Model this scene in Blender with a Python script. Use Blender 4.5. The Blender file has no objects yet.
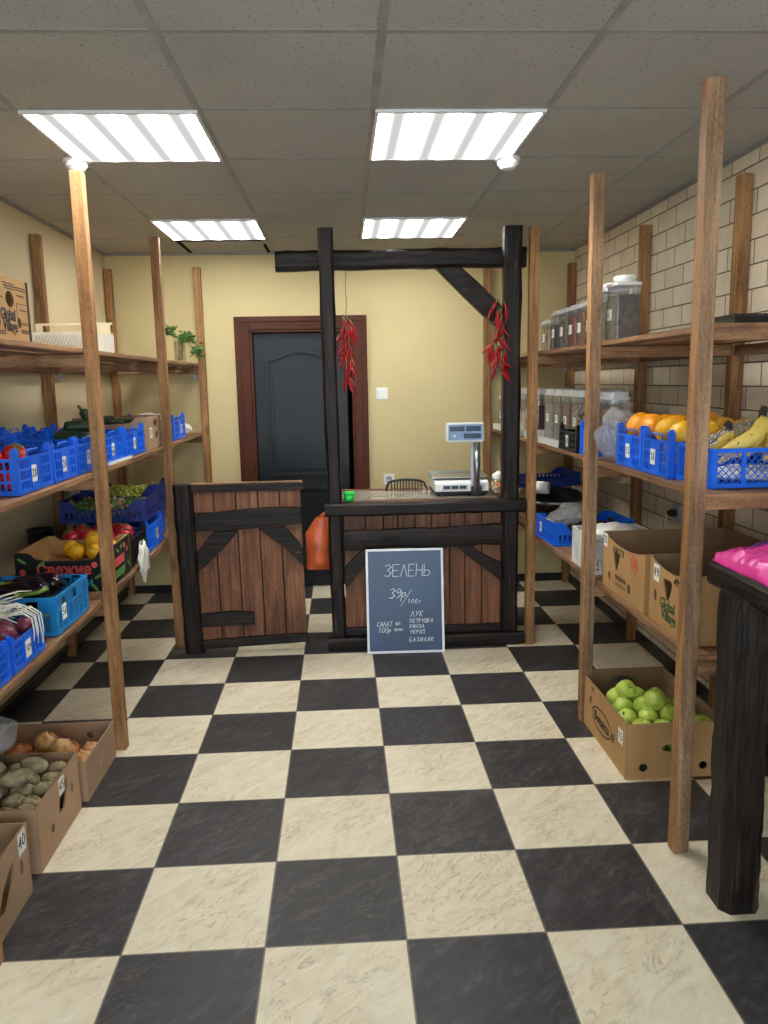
import bpy, bmesh, math, random
from mathutils import Vector, Matrix, noise
from mathutils.geometry import tessellate_polygon
R = random.Random(7)
PI = math.pi
sc = bpy.context.scene
COL = sc.collection

# ------------------------------------------------------------------ materials
def sr(r, g, b):
    def f(c):
        c /= 255.0
        return c / 12.92 if c <= .04045 else ((c + .055) / 1.055) ** 2.4
    return (f(r), f(g), f(b), 1)

class NT:
    def __init__(s, name):
        s.m = bpy.data.materials.new(name); s.m.use_nodes = True
        s.t = s.m.node_tree; s.t.nodes.clear()
        s.out = s.n('ShaderNodeOutputMaterial')
    def n(s, typ, **kw):
        nd = s.t.nodes.new(typ)
        for k, v in kw.items():
            if hasattr(nd, k) and not k[0].isupper(): setattr(nd, k, v)
        return nd
    def l(s, a, b): s.t.links.new(a, b)
    def math(s, op, a, b=None, c=None):
        nd = s.n('ShaderNodeMath'); nd.operation = op
        for i, v in enumerate((a, b, c)):
            if v is None: continue
            if isinstance(v, (int, float)): nd.inputs[i].default_value = v
            else: s.l(v, nd.inputs[i])
        return nd.outputs[0]
    def mix(s, fac, a, b, mode='MIX'):
        nd = s.n('ShaderNodeMix'); nd.data_type = 'RGBA'; nd.blend_type = mode
        for i, v in ((0, fac), (6, a), (7, b)):
            if isinstance(v, (int, float)): nd.inputs[i].default_value = v
            elif isinstance(v, tuple): nd.inputs[i].default_value = v
            else: s.l(v, nd.inputs[i])
        return nd.outputs[2]
    def ramp(s, fac, stops):
        nd = s.n('ShaderNodeValToRGB'); cr = nd.color_ramp
        while len(cr.elements) < len(stops): cr.elements.new(.5)
        for e, (p, c) in zip(cr.elements, stops):
            e.position = p; e.color = c if len(c) == 4 else (*c, 1)
        s.l(fac, nd.inputs[0]); return nd.outputs[0]
    def coord(s, kind='Object', scale=(1, 1, 1), rnd=False):
        tc = s.n('ShaderNodeTexCoord'); mp = s.n('ShaderNodeMapping')
        mp.inputs['Scale'].default_value = scale
        s.l(tc.outputs[kind], mp.inputs[0])
        if rnd:
            oi = s.n('ShaderNodeObjectInfo')
            cb = s.n('ShaderNodeCombineXYZ')
            for i, k in enumerate((37.0, 53.0, 71.0)): s.l(s.math('MULTIPLY', oi.outputs['Random'], k), cb.inputs[i])
            s.l(cb.outputs[0], mp.inputs['Location'])
        return mp.outputs[0]
    def noise(s, vec, scale, detail=4, rough=.55, dist=0):
        nd = s.n('ShaderNodeTexNoise')
        nd.inputs['Scale'].default_value = scale; nd.inputs['Detail'].default_value = detail
        nd.inputs['Roughness'].default_value = rough; nd.inputs['Distortion'].default_value = dist
        s.l(vec, nd.inputs['Vector']); return nd.outputs[0]
    def bsdf(s, color, rough=.5, spec=.5, metal=0, bump=None, bstr=.3, bdist=.01, **kw):
        b = s.n('ShaderNodeBsdfPrincipled')
        for k, v in (('Base Color', color), ('Roughness', rough), ('Specular IOR Level', spec), ('Metallic', metal)):
            if isinstance(v, (int, float, tuple)): b.inputs[k].default_value = v
            else: s.l(v, b.inputs[k])
        for k, v in kw.items():
            k = k.replace('_', ' ')
            if isinstance(v, (int, float, tuple)): b.inputs[k].default_value = v
            else: s.l(v, b.inputs[k])
        if bump is not None:
            bp = s.n('ShaderNodeBump'); bp.inputs['Strength'].default_value = bstr; bp.inputs['Distance'].default_value = bdist
            s.l(bump, bp.inputs['Height']); s.l(bp.outputs[0], b.inputs['Normal'])
        return b
    def done(s, sh):
        s.l(sh.outputs[0] if hasattr(sh, 'outputs') else sh, s.out.inputs[0]); return s.m

def plain(name, rgb, rough=.5, spec=.5, metal=0, var=.12, nscale=6, bstr=0, bscale=60, **kw):
    t = NT(name); v = t.coord('Object', (1, 1, 1), True)
    c = sr(*rgb); n = t.noise(v, nscale, 3)
    d = tuple(max(0, x * (1 - var)) for x in c[:3]) + (1,)
    e = tuple(min(1, x * (1 + var)) for x in c[:3]) + (1,)
    col = t.ramp(n, [(.35, d), (.65, e)])
    bump = t.noise(v, bscale, 4) if bstr else None
    return t.done(t.bsdf(col, rough, spec, metal, bump, bstr, .004, **kw))

def wood(name, axis, dark, mid, light, rough=.62, contrast=1.0, knots=True):
    t = NT(name)
    s = [26, 26, 26]; s['xyz'.index(axis)] = 1.6
    v = t.coord('Object', tuple(s), True)
    n1 = t.noise(v, 1.6, 6, .62, .6)
    n2 = t.noise(t.coord('Object', (150, 150, 60) if axis == 'z' else (60, 150, 150) if axis == 'x' else (150, 60, 150), True), 1.0, 3, .7)
    v2 = t.coord('Object', (1, 1, 1), True)
    n3 = t.noise(v2, 2.2, 3)
    f = t.math('ADD', t.math('MULTIPLY', n1, .58), t.math('MULTIPLY', n2, .28))
    f = t.math('ADD', f, t.math('MULTIPLY', n3, .32))
    col = t.ramp(f, [(.40, sr(*dark)), (.56, sr(*mid)), (.72, sr(*light))])
    if knots:
        s2 = [9, 9, 9]; s2['xyz'.index(axis)] = 3.2
        vk = t.coord('Object', tuple(s2), True)
        vo = t.n('ShaderNodeTexVoronoi'); vo.inputs['Scale'].default_value = .9; t.l(vk, vo.inputs['Vector'])
        k = t.ramp(vo.outputs['Distance'], [(.05, (1, 1, 1)), (.17, (0, 0, 0))])
        col = t.mix(t.math('MULTIPLY', k, .55), col, sr(*[c * .5 for c in dark]))
    oi = t.n('ShaderNodeObjectInfo')
    val = t.math('ADD', t.math('MULTIPLY', oi.outputs['Random'], .36), .82)
    hs = t.n('ShaderNodeHueSaturation'); t.l(val, hs.inputs['Value']); t.l(col, hs.inputs['Color'])
    return t.done(t.bsdf(hs.outputs[0], rough, .35, 0, n1, .25, .004))

POST = ((88, 60, 38), (142, 101, 62), (182, 138, 90))
DECK = ((82, 58, 40), (130, 94, 64), (168, 130, 92))
M = {}
for ax in 'xyz':
    M['pine_' + ax] = wood('stained_pine_' + ax, ax, *POST)
    M['board_' + ax] = wood('shelf_board_' + ax, ax, *DECK)
    M['plank_' + ax] = wood('red_brown_plank_' + ax, ax, (58, 34, 22), (104, 66, 44), (142, 96, 66), .55)

M['sawn_shade_z'] = wood('shaded_sawn_pine', 'z', (72, 53, 40), (124, 95, 70), (170, 138, 106), .8)  # saw texture, with the shade of the unlit post faces put into its colour
def charred(axis):
    t = NT('charred_beam_' + axis)
    s = [34, 34, 34]; s['xyz'.index(axis)] = 2.2
    v = t.coord('Object', tuple(s), True)
    n1 = t.noise(v, 1.5, 7, .65, .8)
    v2 = t.coord('Object', (7, 7, 7), True); n2 = t.noise(v2, 1.2, 4)
    col = t.ramp(n1, [(.40, sr(8, 5, 4)), (.54, sr(29, 19, 15)), (.72, sr(66, 44, 33))])
    worn = t.ramp(n2, [(.62, (0, 0, 0)), (.75, (1, 1, 1))])
    w2 = t.math('MULTIPLY', worn, t.ramp(n1, [(.5, (0, 0, 0)), (.62, (1, 1, 1))]))
    col = t.mix(t.math('MULTIPLY', w2, .55), col, sr(112, 92, 78))
    return t.done(t.bsdf(col, .45, .32, 0, n1, .9, .006))
for ax in 'xyz': M['char_' + ax] = charred(ax)

def checker_floor():
    t = NT('checker_laminate')
    T = .3962; X0 = -.2528; Y0 = 2.7585
    tc = t.n('ShaderNodeTexCoord'); sp = t.n('ShaderNodeSeparateXYZ'); t.l(tc.outputs['Object'], sp.inputs[0])
    gx = t.math('DIVIDE', t.math('SUBTRACT', sp.outputs[0], X0), T)
    gy = t.math('DIVIDE', t.math('SUBTRACT', sp.outputs[1], Y0), T)
    fx = t.math('FLOOR', gx); fy = t.math('FLOOR', gy)
    par = t.math('FLOORED_MODULO', t.math('ADD', fx, fy), 2.0)     # 0 dark, 1 light
    def edge(g): return t.math('SUBTRACT', .5, t.math('ABSOLUTE', t.math('SUBTRACT', t.math('FRACT', g), .5)))
    e = t.math('MINIMUM', edge(gx), edge(gy))
    line = t.math('LESS_THAN', e, .0062)
    # every tile gets its own offset and turn
    wn = t.n('ShaderNodeTexWhiteNoise'); wn.noise_dimensions = '2D'
    cb = t.n('ShaderNodeCombineXYZ'); t.l(fx, cb.inputs[0]); t.l(fy, cb.inputs[1]); t.l(cb.outputs[0], wn.inputs['Vector'])
    va = t.n('ShaderNodeVectorMath'); va.operation = 'MULTIPLY_ADD'
    t.l(wn.outputs['Color'], va.inputs[0]); va.inputs[1].default_value = (19, 23, 29); t.l(tc.outputs['Object'], va.inputs[2])
    ro = t.n('ShaderNodeVectorRotate'); ro.rotation_type = 'Z_AXIS'; ro.inputs['Angle'].default_value = -.75; t.l(va.outputs[0], ro.inputs['Vector'])
    mp = t.n('ShaderNodeMapping'); mp.inputs['Scale'].default_value = (4, 11, 4); t.l(ro.outputs[0], mp.inputs[0])
    v = mp.outputs[0]
    n1 = t.noise(v, 1.6, 8, .62, 1.2)
    n2 = t.noise(va.outputs[0], 3.2, 4); n3 = t.noise(v, 5.5, 6, .7, 1.0)
    rid = t.math('ABSOLUTE', t.math('SUBTRACT', t.noise(v, 1.3, 5, .6, 1.6), .5))
    crack = t.ramp(rid, [(0, (1, 1, 1)), (.018, (0, 0, 0))])
    gate = t.ramp(n2, [(.44, (0, 0, 0)), (.56, (1, 1, 1))])
    crack = t.math('MULTIPLY', crack, gate)
    n1 = t.math('ADD', t.math('MULTIPLY', n1, .72), t.math('MULTIPLY', n3, .28))
    lightc = t.ramp(n1, [(.3, sr(210, 196, 166)), (.5, sr(229, 218, 190)), (.7, sr(240, 232, 210))])
    warm = t.ramp(n2, [(.5, (0, 0, 0)), (.7, (1, 1, 1))])
    lightc = t.mix(t.math('MULTIPLY', warm, .35), lightc, sr(222, 202, 164))
    lightc = t.mix(t.math('MULTIPLY', crack, .5), lightc, sr(128, 108, 82))
    darkc = t.ramp(n1, [(.3, sr(40, 38, 39)), (.52, sr(58, 56, 57)), (.72, sr(92, 89, 89))])
    darkc = t.mix(t.math('MULTIPLY', crack, .5), darkc, sr(118, 112, 108))
    col = t.mix(par, darkc, lightc)
    col = t.mix(line, col, sr(122, 112, 98))
    h = t.math('SUBTRACT', n1, t.math('MULTIPLY', line, .8))
    rough = t.math('ADD', t.math('MULTIPLY', n1, .2), .34)
    return t.done(t.bsdf(col, rough, .38, 0, h, .22, .006))
M['floor'] = checker_floor()

def paint(name, rgb, bscale=70, bstr=.12):
    t = NT(name); v = t.coord('Object')
    n = t.noise(v, 1.3, 4); c = sr(*rgb)
    a = tuple(x * .95 for x in c[:3]) + (1,); b = tuple(min(1, x * 1.05) for x in c[:3]) + (1,)
    return t.done(t.bsdf(t.ramp(n, [(.3, a), (.7, b)]), .75, .25, 0, t.noise(v, bscale, 3), bstr, .003))
M['wall_cream'] = paint('cream_wall_paint', (206, 190, 143))
M['wall_side'] = paint('beige_wall_paint', (206, 190, 152))
M['white_wall'] = paint('plain_front_wall', (215, 210, 200))

def bricks():
    t = NT('painted_silicate_brick')
    tc = t.n('ShaderNodeTexCoord'); sp = t.n('ShaderNodeSeparateXYZ'); t.l(tc.outputs['Object'], sp.inputs[0])
    cb = t.n('ShaderNodeCombineXYZ'); t.l(sp.outputs[1], cb.inputs[0]); t.l(sp.outputs[2], cb.inputs[1])
    bt = t.n('ShaderNodeTexBrick'); t.l(cb.outputs[0], bt.inputs['Vector'])
    bt.inputs['Scale'].default_value = 1.0; bt.inputs['Brick Width'].default_value = .226; bt.inputs['Row Height'].default_value = .1
    bt.inputs['Mortar Size'].default_value = .0035; bt.inputs['Mortar Smooth'].default_value = .25; bt.inputs['Bias'].default_value = 0
    bt.inputs['Color1'].default_value = sr(220, 206, 178); bt.inputs['Color2'].default_value = sr(235, 223, 198)
    bt.inputs['Mortar'].default_value = sr(112, 98, 78)
    v = t.coord('Object'); n = t.noise(v, 9, 5, .65)
    col = t.mix(t.ramp(n, [(.45, (0, 0, 0)), (.75, (.28, .28, .28))]), bt.outputs['Color'], sr(172, 156, 126))
    h = t.math('SUBTRACT', t.math('MULTIPLY', t.noise(v, 45, 5, .7), .35), bt.outputs['Fac'])
    return t.done(t.bsdf(col, .72, .3, 0, h, .7, .008))
M['brick'] = bricks()

def ceiling_tile():
    t = NT('mineral_fibre_ceiling_tile')
    v = t.coord('Object')
    vo = t.n('ShaderNodeTexVoronoi'); vo.inputs['Scale'].default_value = 62; t.l(v, vo.inputs['Vector'])
    g = t.noise(v, 130, 3)
    speck = t.math('MULTIPLY', t.ramp(vo.outputs['Distance'], [(.16, (1, 1, 1)), (.27, (0, 0, 0))]), t.ramp(g, [(.43, (0, 0, 0)), (.51, (1, 1, 1))]))
    base = t.ramp(t.noise(v, 2, 3), [(.3, sr(168, 167, 160)), (.7, sr(178, 177, 170))])
    col = t.mix(t.math('MULTIPLY', speck, .7), base, sr(104, 98, 92))
    return t.done(t.bsdf(col, .9, .15, 0, speck, -.3, .003))
M['ceiling'] = ceiling_tile()
M['tbar'] = plain('ceiling_grid_bar', (152, 151, 146), .6, .3)
M['gap_shade'] = plain('painted_gap_shade', (14, 13, 12), .9, .1)  # black colour standing for the shade inside gaps
M['skirting'] = plain('black_skirting', (24, 23, 24), .4)

def led():
    t = NT('led_diffuser')
    tc = t.n('ShaderNodeTexCoord'); sp = t.n('ShaderNodeSeparateXYZ'); t.l(tc.outputs['Object'], sp.inputs[0])
    u = t.math('ADD', t.math('MULTIPLY', sp.outputs[0], 4 / .57), .5 + 2)
    s = t.math('ADD', t.math('MULTIPLY', t.math('COSINE', t.math('MULTIPLY', t.math('SUBTRACT', t.math('FRACT', u), 0), 2 * PI)), .5), .5)
    s = t.math('SUBTRACT', 1.0, s)     # bright in the middle of each of four bands
    s = t.math('POWER', s, 2.6)
    em = t.n('ShaderNodeEmission'); em.inputs[0].default_value = (1, .995, .965, 1)
    t.l(t.math('ADD', t.math('MULTIPLY', s, LED), .42), em.inputs[1])
    return t.done(em)
LED = 32.0
M['led'] = led()

M['white_metal'] = plain('white_enamel', (226, 226, 222), .35)
M['white_plastic'] = plain('white_plastic', (228, 228, 224), .35, var=.04)
M['grey_plastic'] = plain('light_grey_plastic', (176, 182, 188), .4, var=.05)
M['blue'] = plain('blue_crate_plastic', (18, 104, 232), .34, .5, var=.1)
M['navy'] = plain('navy_crate_plastic', (20, 44, 120), .36, .5, var=.1)
M['azure'] = plain('azure_crate_plastic', (30, 138, 206), .36, .5, var=.1)
M['black_plastic'] = plain('black_plastic', (20, 20, 22), .35)
M['kraft'] = plain('kraft_board', (186, 146, 98), .8, .15, var=.08, nscale=3)
M['kraft_grey'] = plain('plain_greyish_cardboard', (172, 142, 114), .8, .15, var=.08, nscale=3)
M['kraft_in'] = plain('inner_cardboard', (150, 122, 94), .85, .1, var=.08, nscale=3)
M['print_black'] = plain('black_printed_board', (26, 30, 34), .5, .3, var=.1)
M['ink'] = plain('black_ink', (26, 24, 24), .6)
M['ink_green'] = plain('green_ink', (38, 84, 44), .6)
M['ink_red'] = plain('red_ink', (206, 62, 60), .6)
M['ink_salmon'] = plain('salmon_print', (224, 88, 86), .6)
M['ink_blue'] = plain('blue_print', (60, 150, 200), .6)
M['ink_leaf'] = plain('leaf_green_print', (92, 160, 74), .6)
M['paper'] = plain('white_label_paper', (238, 238, 232), .6, var=.03)
M['chalk'] = plain('white_chalk', (226, 232, 236), .9, var=.1, nscale=80)
M['slate'] = plain('chalkboard_surface', (26, 60, 98), .34, .5, var=.16, nscale=5)
M['door_frame'] = plain('red_brown_door_frame', (78, 40, 25), .5, .22, var=.1)
M['door_leaf'] = plain('anthracite_door', (25, 29, 32), .4, .35, var=.06)
M['chrome'] = plain('brushed_steel', (172, 176, 180), .28, .5, 1.0, var=.06)
M['steel'] = plain('zinc_bracket', (168, 172, 176), .35, .5, .9)
M['screen'] = plain('display_window', (58, 76, 96), .12, .6)
M['screen_dark'] = plain('display_digits_window', (96, 112, 120), .15, .6)
M['chili'] = plain('red_chili_skin', (158, 8, 20), .26, .5, var=.2)
M['stem_green'] = plain('dry_green_stem', (86, 106, 44), .6)
M['leaf'] = plain('parsley_leaf', (70, 118, 48), .55, .4, var=.3, nscale=30)
M['apple'] = plain('green_apple_skin', (182, 202, 84), .3, .5, var=.16, nscale=9)
M['twig'] = plain('brown_twig', (82, 60, 36), .8)
M['tomato'] = plain('red_tomato_skin', (206, 36, 32), .25, .6, var=.14)
M['pome'] = plain('crimson_fruit_skin', (176, 28, 46), .3, .6, var=.2)
M['orange'] = plain('orange_peel', (246, 158, 16), .4, .5, var=.08, bstr=.25, bscale=160)
M['lemon'] = plain('yellow_peel', (240, 182, 34), .4, .5, var=.08, bstr=.25, bscale=160)
M['potato'] = plain('earthy_potato_skin', (150, 136, 106), .85, .2, var=.32, nscale=34, bstr=.3, bscale=50)
M['zucchini'] = plain('zucchini_skin', (34, 56, 32), .4, .5, var=.3, nscale=40)
M['aubergine'] = plain('aubergine_skin', (24, 14, 26), .18, .6, var=.2)
M['calyx'] = plain('pale_green_calyx', (150, 182, 74), .5, var=.2)
M['red_onion'] = plain('purple_onion_skin', (120, 52, 72), .35, .5, var=.3, nscale=30)
M['sprout'] = plain('pale_sprout', (232, 230, 212), .5, var=.06)
M['candy'] = None
M['pink_bag'] = plain('pink_film_bag', (255, 74, 168), .24, .6, var=.12, bstr=.5, bscale=40)
M['purple_print'] = plain('purple_bag_print', (108, 60, 170), .35)
M['orange_bag'] = plain('orange_bag_film', (236, 112, 62), .35, .5, var=.2, nscale=9, bstr=.5, bscale=30)
M['dark_bag'] = plain('black_bag_film', (16, 16, 18), .3, .5, bstr=.5, bscale=30)
M['lime'] = plain('bright_green_plastic', (40, 220, 84), .3)
M['garlic'] = plain('white_film_bag', (226, 224, 214), .4, var=.08, bstr=.4, bscale=40)
M['wire'] = plain('dark_wire', (32, 34, 38), .35, .5, .4)
M['thread'] = plain('dark_thread', (60, 50, 40), .8)
M['alu'] = plain('white_alu_profile', (222, 224, 226), .35, .5, .1, var=.03)

def onion_mat():
    t = NT('golden_onion_skin'); v = t.coord('Object', (40, 40, 6), True)
    n = t.noise(v, 1.2, 4); oi = t.n('ShaderNodeObjectInfo')
    colA = t.ramp(n, [(.3, sr(196, 134, 74)), (.5, sr(222, 170, 108)), (.7, sr(238, 206, 154))])
    colB = t.ramp(n, [(.3, sr(138, 72, 38)), (.5, sr(176, 104, 60)), (.7, sr(206, 146, 98))])
    col = t.mix(t.ramp(oi.outputs['Random'], [(.35, (0, 0, 0)), (.65, (1, 1, 1))]), colA, colB)
    return t.done(t.bsdf(col, .28, .5, 0, n, .06, .002))
M['onion'] = onion_mat()
M['onion_white'] = plain('peeled_onion_skin', (222, 210, 172), .3, .5, var=.08)
def banana_mat():
    t = NT('banana_peel'); v = t.coord('Object', (1, 1, 1), True)
    col = t.ramp(t.noise(v, 14, 3), [(.35, sr(226, 196, 84)), (.65, sr(238, 214, 118))])
    col = t.mix(t.ramp(t.noise(v, 60, 4), [(.66, (0, 0, 0)), (.72, (.8, .8, .8))]), col, sr(110, 78, 32))
    return t.done(t.bsdf(col, .42, .4))
M['banana'] = banana_mat()
M['banana_end'] = plain('dark_banana_stalk', (44, 36, 26), .7)

def speckle(name, cols, scale=90, rough=.6):
    t = NT(name); v = t.coord('Object', (1, 1, 1), True)
    vo = t.n('ShaderNodeTexVoronoi'); vo.inputs['Scale'].default_value = scale; t.l(v, vo.inputs['Vector'])
    sp = t.n('ShaderNodeSeparateColor'); t.l(vo.outputs['Color'], sp.inputs[0])
    k = len(cols)
    col = t.ramp(sp.outputs[0], [(i / max(1, k - 1), sr(*c)) for i, c in enumerate(cols)])
    return t.done(t.bsdf(col, rough, .4, 0, vo.outputs['Distance'], -.8, .006))

def clear(name, tint=(1, 1, 1), gloss=.14, milk=0.0, milkcol=(.9, .9, .9), rough=.08, bump=0, fk=.6):
    t = NT(name)
    tr = t.n('ShaderNodeBsdfTransparent'); tr.inputs[0].default_value = (*tint, 1)
    gl = t.n('ShaderNodeBsdfGlossy'); gl.inputs['Roughness'].default_value = rough
    df = t.n('ShaderNodeBsdfDiffuse'); df.inputs[0].default_value = (*milkcol, 1)
    fr = t.n('ShaderNodeLayerWeight'); fr.inputs[0].default_value = .35
    if bump:
        bp = t.n('ShaderNodeBump'); bp.inputs['Strength'].default_value = bump; bp.inputs['Distance'].default_value = .01
        t.l(t.noise(t.coord('Object', (1, 1, 1), True), 48, 6, .75, 1.6), bp.inputs['Height'])
        t.l(bp.outputs[0], gl.inputs['Normal']); t.l(bp.outputs[0], df.inputs['Normal']); t.l(bp.outputs[0], fr.inputs['Normal'])
    m1 = t.n('ShaderNodeMixShader'); m1.inputs[0].default_value = milk
    t.l(tr.outputs[0], m1.inputs[1]); t.l(df.outputs[0], m1.inputs[2])
    m2 = t.n('ShaderNodeMixShader')
    t.l(t.math('ADD', t.math('MULTIPLY', fr.outputs[0], fk), gloss * .5), m2.inputs[0])
    t.l(m1.outputs[0], m2.inputs[1]); t.l(gl.outputs[0], m2.inputs[2])
    return t.done(m2)
M['clear'] = clear('clear_plastic_jar', (.96, .97, .97), .12, .06)
M['glass'] = clear('clear_glass', (.97, .99, .98), .03, fk=.3)
M['frost'] = clear('frosted_lid_plastic', (.95, .95, .95), .1, .62, (.86, .87, .86), .3)
M['film'] = clear('crinkled_clear_film', (.96, .97, .98), .3, .22, (.86, .87, .9), .1, 1.0)
M['window_glass'] = clear('window_pane', (.97, .98, .98), .08)

# ------------------------------------------------------------------ mesh building
class MB:
    def __init__(s): s.v = []; s.f = []; s.mi = []; s.sm = []; s.sharp = False
    def add(s, vs, fs, mat=0, smooth=False, X=None):
        b = len(s.v)
        s.v += [(X @ Vector(v)) if X is not None else Vector(v) for v in vs]
        for f in fs:
            s.f.append(tuple(b + i for i in f)); s.mi.append(mat); s.sm.append(smooth)
    def box(s, x0, x1, y0, y1, z0, z1, mat=0, X=None):
        vs = [(x, y, z) for z in (z0, z1) for y in (y0, y1) for x in (x0, x1)]
        s.add(vs, [(0, 2, 3, 1), (4, 5, 7, 6), (0, 1, 5, 4), (2, 6, 7, 3), (0, 4, 6, 2), (1, 3, 7, 5)], mat, False, X)
    def cbox(s, c, d, mat=0, X=None):
        s.box(c[0] - d[0] / 2, c[0] + d[0] / 2, c[1] - d[1] / 2, c[1] + d[1] / 2, c[2] - d[2] / 2, c[2] + d[2] / 2, mat, X)
    def bar(s, p, q, w, h, up=(0, 0, 1), mat=0):
        p = Vector(p); q = Vector(q); d = (q - p); L = d.length; d.normalize()
        u = Vector(up); sd = d.cross(u)
        if sd.length < 1e-4: sd = d.cross(Vector((1, 0, 0)))
        sd.normalize(); u = sd.cross(d)
        X = Matrix((( sd.x, d.x, u.x, p.x), (sd.y, d.y, u.y, p.y), (sd.z, d.z, u.z, p.z), (0, 0, 0, 1)))
        s.box(-w / 2, w / 2, 0, L, -h / 2, h / 2, mat, X)
    def tube(s, pts, rad, n=8, mat=0, cap=True, flat=1.0):
        pts = [Vector(p) for p in pts]; k = len(pts)
        if isinstance(rad, (int, float)): rad = [rad] * k
        ref = None; vs = []
        for i, p in enumerate(pts):
            d = (pts[min(i + 1, k - 1)] - pts[max(i - 1, 0)]).normalized()
            if ref is None:
                ref = d.orthogonal().normalized()
            a = (ref - d * ref.dot(d))
            a = a.normalized() if a.length > 1e-5 else d.orthogonal().normalized()
            ref = a; b = d.cross(a)
            for j in range(n):
                t = 2 * PI * j / n
                vs.append(p + (a * math.cos(t) + b * math.sin(t) * flat) * rad[i])
        fs = [(i * n + j, i * n + (j + 1) % n, (i + 1) * n + (j + 1) % n, (i + 1) * n + j) for i in range(k - 1) for j in range(n)]
        if cap: fs += [tuple(range(n - 1, -1, -1)), tuple((k - 1) * n + j for j in range(n))]
        s.add(vs, fs, mat, True)
    def lathe(s, prof, n=16, mat=0, X=None, smooth=True, wob=None):
        vs = []; fs = []; k = len(prof)
        for i, (r, z) in enumerate(prof):
            for j in range(n):
                t = 2 * PI * j / n
                rr = r * (wob(t, z) if wob else 1)
                vs.append((rr * math.cos(t), rr * math.sin(t), z))
        for i in range(k - 1):
            for j in range(n):
                fs.append((i * n + j, i * n + (j + 1) % n, (i + 1) * n + (j + 1) % n, (i + 1) * n + j))
        if prof[0][0] > 1e-5: fs.append(tuple(range(n - 1, -1, -1)))
        if prof[-1][0] > 1e-5: fs.append(tuple((k - 1) * n + j for j in range(n)))
        s.add(vs, fs, mat, smooth, X)
    def prism(s, poly, t, X, mat=0, holes=(), mat2=None):
        """2-D outline with holes, thickness t along local z; mat on z=0 side and rims, mat2 on z=t side"""
        loops = [list(poly)] + [list(h) for h in holes]
        flat = [p for lp in loops for p in lp]; N = len(flat)
        tris = tessellate_polygon([[Vector((p[0], p[1], 0)) for p in lp] for lp in loops])
        vs = [(p[0], p[1], 0) for p in flat] + [(p[0], p[1], t) for p in flat]
        lo = []; hi = []
        for a, b, c in tris:
            A, B, C_ = flat[a], flat[b], flat[c]
            ar = (B[0] - A[0]) * (C_[1] - A[1]) - (B[1] - A[1]) * (C_[0] - A[0])
            if abs(ar) < 1e-12: continue
            if ar < 0: b, c = c, b
            lo.append((c, b, a)); hi.append((a + N, b + N, c + N))
        b0 = len(s.v)
        s.v += [X @ Vector(v) for v in vs]
        for f in lo: s.f.append(tuple(b0 + i for i in f)); s.mi.append(mat); s.sm.append(False)
        m2 = mat if mat2 is None else mat2
        for f in hi: s.f.append(tuple(b0 + i for i in f)); s.mi.append(m2); s.sm.append(False)
        o = 0
        for li, lp in enumerate(loops):
            n = len(lp)
            area = sum(lp[i][0] * lp[(i + 1) % n][1] - lp[(i + 1) % n][0] * lp[i][1] for i in range(n))
            fwd = (area > 0) == (li == 0)
            for i in range(n):
                a, b = o + i, o + (i + 1) % n
                f = (a, b, b + N, a + N) if fwd else (b, a, a + N, b + N)
                s.f.append(tuple(b0 + k for k in f)); s.mi.append(mat); s.sm.append(False)
            o += n
    def build(s, name, mats, parent=None, bevel=0, seg=2, loc=None):
        if not isinstance(mats, (list, tuple)): mats = [mats]
        mats = [M[m] if isinstance(m, str) else m for m in mats]
        o3 = Vector(loc) if loc is not None else (ORG[parent.name] if parent is not None else Vector())
        me = bpy.data.meshes.new(name)
        me.from_pydata([v - o3 for v in s.v], [], s.f)
        for m in mats: me.materials.append(m)
        me.polygons.foreach_set('material_index', s.mi); me.polygons.foreach_set('use_smooth', s.sm)
        me.update()
        if s.sharp: me.set_sharp_from_angle(angle=.45)
        o = bpy.data.objects.new(name, me); COL.objects.link(o)
        if parent is not None:
            o.parent = parent
        else:
            o.location = o3
        ORG[o.name] = o3.copy()
        if bevel:
            b = o.modifiers.new('edge', 'BEVEL'); b.width = bevel; b.segments = seg; b.limit_method = 'ANGLE'; b.angle_limit = .7
        return o
ORG = {}
LABELS = {}
def tag(o, label, cat, group=None, kind=None):
    if label: o['label'] = label
    if cat: o['category'] = cat
    if group: o['group'] = group
    if kind: o['kind'] = kind
    return o
def thing(name, label, cat, loc=(0, 0, 0), group=None, kind=None):
    o = bpy.data.objects.new(name, None); COL.objects.link(o)
    o.empty_display_size = .05; o.location = loc; ORG[o.name] = Vector(loc)
    return tag(o, label, cat, group, kind)
def struct(o): o['kind'] = 'structure'; return o

def frame(o, ex, ey, ez=None):
    ex = Vector(ex).normalized(); ey = Vector(ey).normalized(); ez = ex.cross(ey) if ez is None else Vector(ez)
    return Matrix(((ex.x, ey.x, ez.x, o[0]), (ex.y, ey.y, ez.y, o[1]), (ex.z, ey.z, ez.z, o[2]), (0, 0, 0, 1)))

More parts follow.
